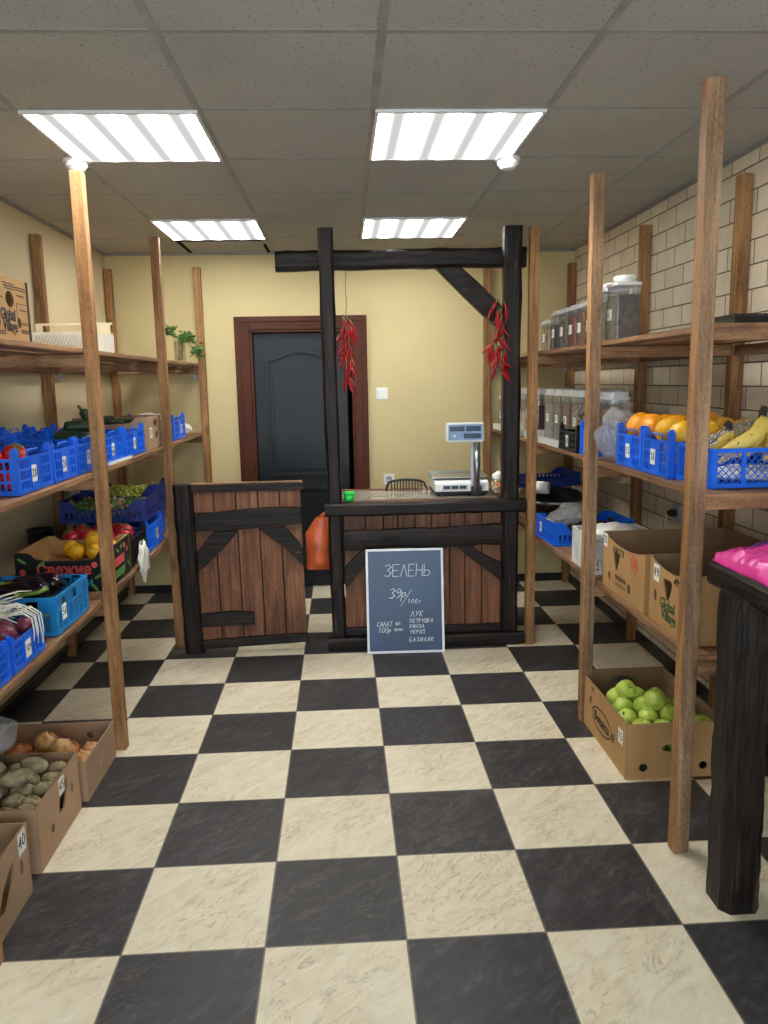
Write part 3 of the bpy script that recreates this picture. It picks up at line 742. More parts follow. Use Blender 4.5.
chalk('БАЗИЛИК', 412, 830, .023, .0026, adv=.92, slant=.15, jit=.0008); ck.build('herb_list_chalk', 'chalk', CB)
ck = MB(); chalk('САЛАТ', 136, 700, .027, .0026, adv=.66, slant=.15, jit=.0008); chalk('шт', 300, 688, .02, .003, adv=.8)
chalk('100р', 146, 752, .029, .0026, adv=.68, slant=.2, jit=.0008); chalk('пучок', 284, 736, .017, .003, adv=.62); ck.build('salad_price_chalk', 'chalk', CB)

# near right counter with the rough post
BC = thing('display_counter', 'rough black timber counter at the near right edge', 'counter', (1.3, 1.55, 0))
m = MB()
rough_beam(m, (1.128, 2.06, 0), (1.118, 2.06, .945), .122, .13, (0, 1, 0), .003, 30, 21, 0, .2); m.build('post', 'char_z', BC)
m = MB(); rough_beam(m, (1.105, .55, .965), (1.125, 2.245, .965), .07, .072, (0, 0, 1), .0025, 24, 22, 0, .16)
m.build('edge_beam', 'char_y', BC)
m = MB(); m.box(1.148, 1.66, .56, 2.22, .955, .992); m.build('top_board', 'char_y', BC, bevel=.004)
m = MB(); rough_beam(m, (1.57, 1.98, 0), (1.57, 1.98, .955), .09, .09, (0, 1, 0), .005, 20, 23); m.build('post', 'char_z', BC)
m = MB(); rough_beam(m, (1.12, .7, 0), (1.12, .7, .932), .13, .13, (0, 1, 0), .006, 20, 24); m.build('post', 'char_z', BC)

# ------------------------------------------------------------------ crates
def wall_grid(m, X, L, H, style, th=.005, mid=True):
    """one crate wall in its own plane: local x along, y up, z thickness"""
    B = lambda x0, x1, y0, y1, t=th, o=0: m.box(x0, x1, y0, y1, o, o + t, 0, X)
    B(0, L, 0, .014, th + .003); 
    if style == 'lattice':
        B(0, L, H - .013, H, th + .004)
        n = max(2, round(L / .1)); w = L / n
        for i in range(n + 1):
            x = min(max(i * w, .006), L - .006); B(x - .006, x + .006, .01, H - .01, th + .002)
        sp = .0235
        for sgn in (1, -1):
            k = -int(H / sp) - 1
            while k * sp < L + H:
                x0 = k * sp; a = Vector((x0, 0)); b = Vector((x0 + H, H)) if sgn > 0 else Vector((x0 - H, H))
                # clip to the panel
                if sgn > 0: t0 = max(0, -x0 / H); t1 = min(1, (L - x0) / H)
                else: t0 = max(0, (x0 - L) / H); t1 = min(1, x0 / H)
                if t1 - t0 > .05:
                    p = a.lerp(b, t0); q = a.lerp(b, t1); d = (q - p).normalized(); nn = Vector((-d.y, d.x)) * .0012
                    vs = [(*(p - nn), 0), (*(q - nn), 0), (*(q + nn), 0), (*(p + nn), 0)]
                    vs += [(v[0], v[1], .003) for v in vs]
                    m.add(vs, [(0, 3, 2, 1), (4, 5, 6, 7), (0, 1, 5, 4), (1, 2, 6, 5), (2, 3, 7, 6), (3, 0, 4, 7)], 0, False, X)
                k += 1
    elif style == 'holes':     # upper band with large slots, lower band with a fine mesh
        B(0, L, H - .012, H, th + .005); B(0, L, H * .58, H * .64, th + .002)
        n = max(3, round(L / .055)); w = L / n
        for i in range(n + 1):
            x = min(max(i * w, .006), L - .006); B(x - .007, x + .007, .01, H - .01, th)
        k = max(6, round(L / .014))
        for i in range(1, k): B(i * L / k - .0022, i * L / k + .0022, .01, H * .6, .003)
        for y in (.2, .32, .45): B(0, L, H * y - .002, H * y + .002, .003)
        for i in range(n):
            if i % 2 == 0: B(i * w, (i + 1) * w, H * .62, H * .99, .003)
    else:
        B(0, L, H - .010, H, th + .002)
        k = max(6, round(L / .02))
        for i in range(1, k): B(i * L / k - .0032, i * L / k + .0032, .01, H - .005, th - .001)
        for y in ((.36, .66) if style == 'slat' else (.5,)): B(0, L, H * y - .004, H * y + .004, th)
        if mid:
            c = L / 2; B(c - .04, c + .04, .012, H - .004, th + .001); B(c - .047, c - .04, 0, H, th + .004); B(c + .04, c + .047, 0, H, th + .004)
def crate(name, label, c, dims, color, style='slat', group=None, post=.024, handles=True, tagface=None, tagtxt='25', tagpos=.5, rot=0):
    L, W, Hh = dims
    t = thing(name, label, 'crate', c, group)
    T = Matrix.Translation(c) @ Matrix.Rotation(rot, 4, 'Z')
    m = MB(); fl = 'lattice' if style == 'lattice' else style
    fx = lambda o, ex: T @ frame(o, ex, (0, 0, 1))
    wall_grid(m, T @ frame((-L / 2 + .004, -W / 2 + .007, .002), (1, 0, 0), (0, 0, 1)), L - .008, Hh, fl)
    wall_grid(m, T @ frame((L / 2 - .004, W / 2 - .007, .002), (-1, 0, 0), (0, 0, 1)), L - .008, Hh, fl)
    wall_grid(m, T @ frame((L / 2 - .007, -W / 2 + .004, .002), (0, 1, 0), (0, 0, 1)), W - .008, Hh, fl)
    wall_grid(m, T @ frame((-L / 2 + .007, W / 2 - .004, .002), (0, -1, 0), (0, 0, 1)), W - .008, Hh, fl)
    for sx in (-1, 1):
        for sy in (-1, 1):
            x, y = sx * (L / 2 - .012), sy * (W / 2 - .012)
            m.box(x - .011, x + .011, y - .011, y + .011, 0, Hh + post, 0, T)
            if post: m.box(x - .007, x + .007, y - .007, y + .007, Hh + post, Hh + post + .008, 0, T)
    if handles:
        for sx in (-1, 1):
            x = sx * (L / 2 - .008); w = min(.05, W * .22)
            P = [T @ Vector(p) for p in ((x, -w, Hh - .005), (x, -w * .9, Hh + .022), (x, w * .9, Hh + .022), (x, w, Hh - .005))]
            m.tube(P, .0036, 6)
    m.build('crate_body', color, t)
    m = MB(); k = 9
    for i in range(k + 1):
        x = -L / 2 + .01 + i * (L - .02) / k; m.box(x - .005, x + .005, -W / 2 + .008, W / 2 - .008, .002, .006, 0, T)
    for i in range(6):
        y = -W / 2 + .012 + i * (W - .024) / 5; m.box(-L / 2 + .008, L / 2 - .008, y - .006, y + .006, .0015, .005, 0, T)
    m.build('crate_base', color, t)
    if tagface:
        z = Hh * .52
        if tagface == '+x': X = frame((L / 2 + .0022, -W / 2 + W * tagpos, z), (0, 1, 0), (0, 0, 1))
        elif tagface == '-x': X = frame((-L / 2 - .0022, W / 2 - W * tagpos, z), (0, -1, 0), (0, 0, 1))
        else: X = frame((-L / 2 + L * tagpos, -W / 2 - .0022, z), (1, 0, 0), (0, 0, 1))
        price_tag(t, T @ X, tagtxt)
    return t
def price_tag(t, X, txt, w=.042, h=.056, lab='white price label'):
    m = MB(); m.box(-w / 2, w / 2, -h / 2, h / 2, -.0012, .0, 0, X)
    s = min(w * .9 / (.72 * len(txt)), h * .5)
    strokes(m, txt, X @ Matrix.Translation((-w * .40, -s * .5 + h * .04, .0)), s, s * .12, 1, .0006, adv=.74)
    o = m.build('price_label', ['paper', 'ink'], t); o['label'] = lab; return o

# ------------------------------------------------------------------ cardboard boxes
def carton(name, label, c, dims, holes={}, dips={}, out='kraft', inn='kraft_in', group=None, cat='cardboard box', raise_floor=None, th=.006, rot=0):
    """open-topped box; sides keyed '-x','+x','-y','+y'; each wall runs left to right as seen from outside"""
    L, W, Hh = dims
    t = thing(name, label, cat, c, group)
    T = Matrix.Translation(c) @ Matrix.Rotation(rot, 4, 'Z')
    m = MB()
    F = {'-y': (frame((-L / 2, -W / 2 + th, 0), (1, 0, 0), (0, 0, 1)), L), '+y': (frame((L / 2, W / 2 - th, 0), (-1, 0, 0), (0, 0, 1)), L),
         '+x': (frame((L / 2 - th, -W / 2, 0), (0, 1, 0), (0, 0, 1)), W), '-x': (frame((-L / 2 + th, W / 2, 0), (0, -1, 0), (0, 0, 1)), W)}
    for k, (X, ln) in F.items():
        d = dips.get(k, 0); top = []
        a, b = (th * .0, ln - th * .0) if k in ('-y', '+y') else (th + .0002, ln - th - .0002)
        if isinstance(d, list): top = [(p[0] * ln, Hh + p[1]) for p in d]
        elif d:
            n = 12
            for i in range(n + 1):
                s = i / n; top.append((b + (a - b) * s, Hh - d * (math.sin(PI * s) ** .8 if 0 < s < 1 else 0)))
        else: top = [(b, Hh), (a, Hh)]
        m.prism([(a, 0), (b, 0)] + top, th, T @ X, 1, holes.get(k, []), 0)
    m.build('box_body', [out, inn], t)
    fz = .001 if raise_floor is None else raise_floor
    m = MB(); m.box(-L / 2 + th + .0005, L / 2 - th - .0005, -W / 2 + th + .0005, W / 2 - th - .0005, fz, fz + .005, 0, T); m.build('box_bottom', inn, t)
    if raise_floor:
        m = MB(); m.box(-L / 2 + th + .001, L / 2 - th - .001, -W / 2 + th + .001, W / 2 - th - .001, .0012, .0052, 0, T); 
        for x in (-L / 4, L / 4): m.box(x - .002, x + .002, -W / 2 + th + .002, W / 2 - th - .002, .0052, fz - .0002, 0, T)
        m.build('box_insert', inn, t)
    def face(k, u, v): # frame on the outside of a wall, u along from its left end, v up
        X, ln = F[k]; return T @ X @ Matrix.Translation((u, v, th + .0004))
    return t, face

# ------------------------------------------------------------------ produce
def blobmesh(mb, c, r, seed, amp=.1, n=3, X=None, freq=1.6, mat=0):
    bm = bmesh.new(); bmesh.ops.create_icosphere(bm, subdivisions=n, radius=1)
    for v in bm.verts:
        q = v.co.copy(); k = 1 + amp * noise.noise(q * freq + Vector((seed * 5.3, seed * 1.7, seed)))
        v.co = Vector((q.x * r[0] * k, q.y * r[1] * k, q.z * r[2] * k))
    b = [v.co.copy() for v in bm.verts]; bm.verts.index_update()
    f = [tuple(v.index for v in fc.verts) for fc in bm.faces]; bm.free()
    T = Matrix.Translation(c) @ (X if X is not None else Matrix())
    mb.add(b, f, mat, True, T)
def rotm(a, b, c): return Matrix.Rotation(c, 4, 'Z') @ Matrix.Rotation(b, 4, 'Y') @ Matrix.Rotation(a, 4, 'X')
APPLE = [(0, .80), (.06, .80), (.16, .86), (.32, .93), (.55, .93), (.80, .78), (.95, .48), (1.0, .12), (.95, -.28), (.82, -.62), (.62, -.85), (.42, -.93), (.22, -.90), (.1, -.84), (0, -.82)]
def apple(label, c, r, tilt, group):
    t = thing('green_apple', label, 'apple', c, group)
    X = Matrix.Translation(c) @ rotm(*tilt)
    ph = R.uniform(0, 6)
    m = MB(); m.lathe([(a * r, z * r) for a, z in APPLE[::-1]], 22, 0, X, True, lambda th, z: 1 + .025 * math.cos(5 * th + ph) * (1 if z < 0 else .5)); m.build('flesh', 'apple', t)
    m = MB(); m.tube([X @ Vector((0, 0, r * .8)), X @ Vector((r * .06, 0, r * 1.0)), X @ Vector((r * .14, 0, r * 1.15))], .0016, 6); m.build('stem', 'twig', t)
def lathe_fruit(name, label, cat, c, r, prof, mat, tilt, group, n=20, extra=None):
    t = thing(name, label, cat, c, group); X = Matrix.Translation(c) @ rotm(*tilt)
    m = MB(); m.lathe([(a * r, z * r) for a, z in prof], n, 0, X); m.build('skin', mat, t)
    if extra: extra(t, X, r)
    return t
BALL = [(math.sin(PI * i / 14), -math.cos(PI * i / 14)) for i in range(15)]
BALL[0] = (0, -1); BALL[-1] = (0, 1)
EGG = [(a * .92, z * 1.16) for a, z in BALL]
FLAT = [(a, z * .84) for a, z in BALL]
ONION = [(0, -.9), (.15, -.9), (.5, -.8), (.82, -.52), (1, -.05), (.93, .38), (.68, .70), (.36, .87), (.16, .96), (.09, 1.05), (.06, 1.13), (0, 1.14)]
def calyx(t, X, r):
    m = MB()
    for k in range(5):
        a = 2 * PI * k / 5; p0 = Vector((0, 0, r * .88)); p1 = Vector((math.cos(a) * r * .3, math.sin(a) * r * .3, r * .9)); p2 = Vector((math.cos(a) * r * .6, math.sin(a) * r * .6, r * .78))
        m.tube([X @ p0, X @ p1, X @ p2], [r * .07, r * .08, r * .01], 5)
    m.tube([X @ Vector((0, 0, r * .8)), X @ Vector((.003, 0, r * 1.05))], r * .05, 5); m.build('calyx', 'stem_green', t)
def navel(t, X, r):
    m = MB(); m.lathe([(r * .09, r * 1.03), (r * .07, r * 1.2), (0, r * 1.21)] if False else [(r * .1, r * 1.12), (r * .08, r * 1.165), (0, r * 1.17)], 8, 0, X); m.build('stem_scar', 'stem_green', t)
def roots(t, X, r):
    m = MB()
    for k in range(7):
        a = k * .9; m.tube([X @ Vector((0, 0, -r * .88)), X @ Vector((math.cos(a) * r * .1, math.sin(a) * r * .1, -r * 1.0)), X @ Vector((math.cos(a) * r * .2, math.sin(a) * r * .2, -r * 1.02))], .0008, 4)
    m.build('roots', 'twig', t)

ORD = ['first', 'second', 'third', 'fourth', 'fifth', 'sixth', 'seventh', 'eighth', 'ninth']
def place(i, n):
    if n == 1: return 'the only one'
    if i == 0: return 'the leftmost'
    if i == n - 1: return 'the rightmost'
    return ORD[i] + ' from the left'

# ================================================================== LEFT SHELVES
# ---- top shelf
t, face = carton('fruit_box', 'printed cardboard fruit box upside up on the top left shelf, nearest the viewer', (-1.265, 2.50, ZL[0] + .001), (.45, .54, .195),
    holes={'+x': [disc(.388, .128, .032, .026), disc(.29, .055, .016, .022), disc(.45, .058, .013, .017)]})
# print on the +x side
m = MB(); X = face('+x', .365, .062); print_text(m, 'Global', X, .05, 0, bold=.001, sx=.85); print_text(m, 'Village', X @ Matrix.Translation((0.012, -.034, 0)), .05, 0, bold=.001, sx=.85); m.build('printed_lettering', 'ink', t)
for (u, v, w) in ((.385, .176, .09), (.39, .168, .09), (.39, .160, .07), (.475, .17, .08), (.475, .162, .08), (.475, .145, .06), (.375, .088, .08), (.375, .082, .08), (.49, .10, .06), (.49, .055, .05), (.49, .035, .06), (.49, .028, .06), (.31, .13, .05), (.31, .025, .05), (.31, .018, .05)):
    m = MB(); m.box(-w / 2, w / 2, -.0017, .0017, -.0003, .0005, 0, face('+x', u, v)); m.build('printed_line', 'ink', t)
m = MB(); X = face('+x', .48, .09); m.prism([(-.045, -.03), (.045, -.03), (.045, .03), (-.045, .03)], .0006, X, 0, [[(-.0435, -.0285), (.0435, -.0285), (.0435, .0285), (-.0435, .0285)]]); m.build('printed_frame', 'ink', t)
m = MB(); m.box(-1.0398, -1.0388, 2.754, 2.7705, ZL[0] + .002, ZL[0] + .197); m.build('corner_strip', 'print_black', t)

def veneer_tray(name, label, c, L, W, Hh, hi, rot, group):
    t = thing(name, label, 'tray', c, group); T = Matrix.Translation(c) @ Matrix.Rotation(rot, 4, 'Z'); m = MB()
    for y in (-W / 2, W / 2 - .008): m.box(-L / 2, L / 2, y, y + .008, 0, Hh, 0, T)
    for x in (-L / 2, L / 2 - .01): m.box(x, x + .01, -W / 2 + .008, W / 2 - .008, 0, Hh, 0, T)
    m.box(-L / 2 + .01, L / 2 - .01, -W / 2 + .008, W / 2 - .008, .001, .006, 0, T); m.build('tray_body', plain('pale_foam', (226, 222, 206), .7, var=.06, nscale=30), t)
    m = MB(); k = 22
    for i in range(k):
        x = -L / 2 + .002 + (L - .03) * i / k
        X = T @ Matrix.Translation((x, -W / 2 - .003, .006)) @ Matrix.Rotation(.5, 4, 'Y'); m.box(0, .006, 0, .003, 0, Hh * .9, 0, X)
    m.build('ribbed_side', plain('pale_rib', (208, 204, 190), .7), t)
    if hi:
        m = MB(); m.box(-L / 2, L / 2, W / 2 - .02, W / 2 - .008, Hh, Hh + .012, 0, T)
        m.box(L / 2 - .09, L / 2 - .01, W / 2 - .018, W / 2 - .010, Hh + .012, Hh + .05, 0, T)
        m.box(-L / 2, -L / 2 + .03, W / 2 - .018, W / 2 - .010, Hh + .012, Hh + .05, 0, T); m.box(-L / 2, L / 2, W / 2 - .018, W / 2 - .010, Hh + .05, Hh + .06, 0, T)
        m.build('raised_edge', plain('pale_wood_strip', (218, 204, 168), .7), t)
veneer_tray('packing_tray', 'white ribbed packing tray on the top left shelf beyond the printed box', (-1.215, 3.60, ZL[0] + .001), .345, .34, .078, True, 0, None)

# vase with parsley
vc = (-1.07, 5.42, ZL[0] + .001)
t = thing('glass_vase', 'clear glass of water holding parsley on the top left shelf', 'vase', vc)
m = MB(); m.lathe([(0, .0), (.034, 0), (.036, .004), (.041, .135), (.0385, .135), (.034, .008), (0, .007)], 22, 0, Matrix.Translation(vc)); m.build('glass_body', 'glass', t)
pr = thing('parsley_bunch', 'bunch of fresh green parsley standing in a glass on the top left shelf', 'parsley', (vc[0], vc[1], vc[2] + .01))
st = MB(); lf = MB()
for k in range(26):
    a = R.uniform(0, 2 * PI); rr = R.uniform(.2, 1)
    side = 1 if k % 2 else -1
    b = Vector((vc[0] + R.uniform(-.018, .018), vc[1] + R.uniform(-.018, .018), vc[2] + .012))
    top = Vector((vc[0] + side * .055 * R.uniform(.1, 1.0) + .05 * math.cos(a) * rr + (.02 if side > 0 else -.02), vc[1] + .06 * math.sin(a) * rr, vc[2] + (.205 if side < 0 else .165) * R.uniform(.85, 1.05) + .01))
    if k % 4 == 0: top = Vector((vc[0] + .115 + R.uniform(-.02, .03), vc[1] - .02 + R.uniform(-.03, .03), vc[2] + R.uniform(.04, .12)))
    mid = Vector((b.x * .7 + top.x * .3 + 0, b.y * .7 + top.y * .3, vc[2] + .15 if top.z > vc[2] + .13 else vc[2] + .155))
    mid.x = max(vc[0] - .028, min(vc[0] + .028, mid.x)); mid.y = max(vc[1] - .028, min(vc[1] + .028, mid.y))
    st.tube([b, mid, top], [.0011, .0011, .0008], 5)
    for q in range(13):
        cpt = top + Vector((R.uniform(-.032, .032), R.uniform(-.03, .03), R.uniform(-.028, .022)))
        X = Matrix.Translation(cpt) @ rotm(R.uniform(-1, 1), R.uniform(-1, 1), R.uniform(0, 6))
        s = R.uniform(.010, .018)
        sh = [(-.15, 0), (-.9, .5), (-.5, .6), (-.7, 1.1), (-.2, .95), (0, 1.5), (.2, .95), (.7, 1.1), (.5, .6), (.9, .5), (.15, 0)]
        lf.add([(x * s, y * s, (.25 * s if i % 2 else 0)) for i, (x, y) in enumerate(sh)], [tuple(range(len(sh)))], 0, False, X)
        st.tube([top, cpt], .0006, 4)
st.build('stems', 'stem_green', pr); lf.build('leaves', 'leaf', pr)['kind'] = 'stuff'

# ---- middle shelf: blue crates
z = ZL[1] + .001; CW = .37
LM = [  # y0, y1, tag, label
 (2.555, 2.86, '28', 'blue crate of tomatoes on the middle left shelf, nearest the viewer'),
 (2.868, 3.125, '26', 'blue crate second from the viewer in the front row of the middle left shelf'),
 (3.135, 3.425, '31', 'blue crate partly behind the tall front post on the middle left shelf'),
 (3.475, 3.80, '22', 'blue crate just behind the tall front post on the middle left shelf'),
 (3.835, 4.20, '24', 'blue crate in front of the cardboard box of marrows on the middle left shelf')]
for (a, b, tx, lab) in LM:
    crate('vegetable_crate', lab, (-1.225, (a + b) / 2, z), (CW, b - a, .118), 'blue', 'slat', 'blue crates on the middle left shelf', .026, True, '+x', tx, .42)
for (a, b, lab) in ((3.44, 3.72, 'empty blue crate at the left wall, back row, nearer one behind the tall post'), (3.74, 4.02, 'empty blue crate at the wall in the back row, beside the cardboard box of marrows')):
    crate('vegetable_crate', lab, (-1.508, (a + b) / 2, z), (.16, b - a, .128), 'blue', 'slat', 'blue crates on the middle left shelf', .03)
crate('vegetable_crate', 'blue crate of white bags at the far end of the middle left shelf', (-1.225, 5.12, z), (CW, .36, .125), 'blue', 'slat', 'blue crates on the middle left shelf', .03, True, '+x', '21', .62)
def lumpy_bag(name, label, cat, c, r, mat, seed, amp=.35, rot=(0, 0, 0), group=None, freq=2.4):
    m = MB(); blobmesh(m, c, r, seed, amp, 4, rotm(*rot), freq); o = m.build(name, mat, loc=c); return tag(o, label, cat, group)
lumpy_bag('plastic_bag', 'crumpled white bag filling the far blue crate on the middle left shelf', 'bag', (-1.225, 5.12, z + .105), (.12, .115, .065), 'garlic', 3, .2)
lumpy_bag('plastic_bag', 'small white crumpled bag beyond the last crate of the middle left shelf', 'bag', (-1.12, 5.5, z + .046), (.085, .10, .038), 'garlic', 5, .2)
# tomatoes in the first crate, raised on a lower layer
toms = [(-1.34, 2.635, .100, .042), (-1.25, 2.645, .104, .044), (-1.16, 2.635, .104, .043), (-1.095, 2.69, .1, .038), (-1.32, 2.725, .104, .043), (-1.22, 2.735, .112, .044), (-1.13, 2.765, .106, .042), (-1.27, 2.80, .102, .04), (-1.36, 2.80, .1, .038)]
low = [(-1.36, 2.62), (-1.27, 2.615), (-1.18, 2.615), (-1.09, 2.62), (-1.36, 2.705), (-1.27, 2.705), (-1.18, 2.705), (-1.09, 2.79), (-1.36, 2.79), (-1.26, 2.795), (-1.17, 2.79)]
for i, (x, y) in enumerate(low):
    lathe_fruit('tomato', 'red tomato in the bottom layer of the blue crate nearest the viewer on the left', 'tomato', (x, y, z + .043), .039, FLAT, 'tomato', (R.uniform(-.5, .5), R.uniform(-.5, .5), 0), 'tomatoes under the top layer', 14)
rows = (toms[0:4], toms[4:7], toms[7:9])
for rn, row in zip(('nearest', 'middle', 'far'), rows):
    row = sorted(row)
    for i, (x, y, h, r) in enumerate(row):
        lathe_fruit('tomato', f'red tomato on top of the nearest blue crate, {rn} row, {place(i, len(row))}', 'tomato', (x, y, z + h + .012), r, FLAT, 'tomato', (R.uniform(-.6, .6), R.uniform(-.6, .6), 0), 'tomatoes on top of the crate', 18, calyx)
# marrows piled over the two crates behind the post
def long_veg(name, label, cat, p, q, r, mat, sag=.02, group=None, end=.35, stem='stem_green', seed=0):
    p = Vector(p); q = Vector(q); t = thing(name, label, cat, (p + q) / 2, group)
    n = 12; d = (q - p); sdir = Vector((0, 0, 1)); pts = []; rad = []
    for i in range(n + 1):
        s = i / n; pts.append(p + d * s + sdir * (4 * sag * s * (1 - s)))
        e = min(s, 1 - s) / .16
        rad.append(r * (math.sqrt(max(0, 1 - (1 - min(1, e)) ** 2)) * (1 - end * .4 * s)) + .0012)
    m = MB(); m.tube(pts, rad, 14); m.build('skin', mat, t)
    m = MB(); e = (q - p).normalized(); m.tube([q - e * .004, q + e * .02, q + e * .026], [.009, .007, .008], 8); m.build('stem', stem, t)
    return t
zt = z + .118
for k, (p, q, r, lab) in enumerate((((-1.36, 3.52, zt - .055), (-1.11, 3.55, zt - .06), .03, 'dark green marrow low in the crate behind the tall left post'),
        ((-1.36, 3.60, zt - .06), (-1.10, 3.63, zt - .062), .03, 'dark green marrow across the middle of the crate behind the tall left post'),
        ((-1.36, 3.69, zt - .05), (-1.10, 3.72, zt - .06), .03, 'dark green marrow at the far side of the crate behind the tall left post'),
        ((-1.285, 3.57, zt + .0), (-1.10, 3.555, zt - .004), .031, 'dark green marrow lying on the heap behind the tall left post, nearer one'),
        ((-1.30, 3.66, zt + .005), (-1.11, 3.68, zt + .000), .032, 'dark green marrow lying on the heap behind the tall left post, farther one'),
        ((-1.25, 3.60, zt + .045), (-1.10, 3.63, zt + .042), .028, 'dark green marrow topmost on the heap behind the tall left post'))):
    long_veg('marrow', lab, 'marrow', p, q, r, 'zucchini', .006, 'marrows in the blue crate')
# cardboard box of marrows, its end on the shelf edge
t, face = carton('fruit_box', 'plain cardboard box of marrows on the middle left shelf, with round holes', (-1.235, 4.425, z), (.39, .33, .178), {'+x': [disc(.20, .140, .052, .020), disc(.215, .072, .036, .02)]},
    {'-y': [(1, 0), (.86, 0), (.78, -.03), (0.5, -.036), (.2, -.036), (.08, -.03), (0, -.03)]}, 'kraft_grey', 'kraft_in', raise_floor=.09)
price_tag(t, face('+x', .085, .09), '25', .06, .055)
for k, (p, q, lab) in enumerate((((-1.40, 4.33, z + .15), (-1.20, 4.30, z + .155), 'dark marrow leaning out at the left end of the cardboard box'), ((-1.36, 4.38, z + .132), (-1.1, 4.40, z + .13), 'dark marrow across the middle of the cardboard box'), ((-1.37, 4.48, z + .132), (-1.10, 4.50, z + .13), 'dark marrow at the rear of the cardboard box'))):
    long_veg('marrow', lab, 'marrow', p, q, .03, 'zucchini', .004, 'marrows in the cardboard box')
long_veg('marrow', 'dark marrow standing up out of the cardboard box beside the tall left post', 'marrow', (-1.33, 4.31, z + .135), (-1.385, 4.285, z + .225), .026, 'zucchini', 0, 'marrows in the cardboard box')
m = MB(); m.box(-1.035, -1.02, 3.50, 3.86, z, z + .010); tag(m.build('price_strip', 'paper', loc=(-1.03, 3.68, z)), 'white paper strip lying along the middle left shelf edge below the crates', 'paper strip')

# ---- low shelf
z = ZL[2] + .001
def strand_bunch(c):
    t = thing('sprout_bunch', 'tangle of pale white sprouts hanging over the near blue crate on the low left shelf', 'sprouts', c)
    m = MB()
    for k in range(34):
        b = Vector((c[0] + R.uniform(-.16, -.02), c[1] + R.uniform(-.04, .06), c[2] + R.uniform(0, .03)))
        ang = R.uniform(-.15, .75); L = R.uniform(.08, .2)
        d = Vector((math.cos(ang) * .8, math.sin(ang) * .7, R.uniform(.02, .3))).normalized()
        wv = lambda: Vector((R.uniform(-.008, .008), R.uniform(-.008, .008), R.uniform(-.006, .008)))
        pts = [b, b + d * L * .25 + wv(), b + d * L * .5 + Vector((0, 0, .010)) + wv(), b + d * L * .75 + Vector((0, 0, .01)) + wv(), b + d * L + Vector((0, 0, R.uniform(-.025, .01)))]
        m.tube(pts, [.0028, .0032, .003, .0026, .0014], 6)
    for k in range(5):
        x = -1.034 + R.uniform(0, .006); y = c[1] - .05 + k * .016
        m.tube([(x - .08, y, c[2] + .035), (x - .02, y, c[2] + .054), (x + .010, y + .005, c[2] + .03), (x + .012, y + .012, c[2] - .02), (x + .012, y + R.uniform(0, .02), c[2] - R.uniform(.03, .075))], [.0026, .003, .0026, .0024, .0012], 6)
    m.build('sprout_stalks', 'sprout', t)
crate('vegetable_crate', 'bright blue crate nearest the viewer on the low left shelf', (-1.215, 2.165, z), (CW, .36, .098), 'blue', 'slat', 'crates on the low left shelf', .016, False, '+x', '29', .5)
crate('vegetable_crate', 'bright blue crate of purple onions under a tangle of pale sprouts', (-1.215, 2.49, z), (CW, .255, .098), 'blue', 'slat', 'crates on the low left shelf', .016, False, '+x', '129', .45)
row = [(-1.35, 2.445, .037), (-1.27, 2.44, .039), (-1.18, 2.445, .04), (-1.085, 2.45, .037), (-1.36, 2.535, .035), (-1.285, 2.54, .037), (-1.205, 2.54, .038), (-1.125, 2.53, .038), (-1.075, 2.575, .03)]
for i, (x, y, r) in enumerate(sorted(row, key=lambda q: (q[1] > 2.5, q[0]))):
    n = i if i < 4 else i - 4; k = 4 if i < 4 else 5
    lathe_fruit('purple_onion', f'purple onion in the blue crate under the sprouts, {"near" if i < 4 else "far"} row, {place(n, k)}', 'onion', (x, y, z + .096 + (.006 if i < 4 else .0)), r, FLAT, 'red_onion', (R.uniform(-1, 1), R.uniform(-1, 1), 0), 'purple onions', 16, roots)
for (x, y) in ((-1.345, 2.44), (-1.265, 2.44), (-1.185, 2.44), (-1.10, 2.44), (-1.34, 2.53), (-1.255, 2.53), (-1.17, 2.53), (-1.09, 2.53)):
    lathe_fruit('purple_onion', 'purple onion in the bottom layer of the blue crate under the sprouts', 'onion', (x, y, z + .04), .036, FLAT, 'red_onion', (R.uniform(-1, 1), R.uniform(-1, 1), 0), 'purple onions underneath', 12)
row = [(-1.35, 2.08, .038), (-1.27, 2.1, .042), (-1.17, 2.09, .042), (-1.10, 2.15, .034), (-1.33, 2.2, .04), (-1.23, 2.21, .042), (-1.12, 2.25, .036), (-1.3, 2.3, .036)]
for i, (x, y, r) in enumerate(row):
    lathe_fruit('radish', 'round red radish in the front blue crate at the picture edge', 'radish', (x, y, z + .055), r, FLAT, 'pome', (R.uniform(-1, 1), R.uniform(-1, 1), 0), 'radishes in the front crate', 14)
strand_bunch((-1.16, 2.555, z + .108))
crate('vegetable_crate', 'light blue slotted crate of aubergines on the low left shelf', (-1.224, 2.918, z), (.39, .35, .14), 'azure', 'holes', 'crates on the low left shelf', 0, False, '+x', '56', .2)
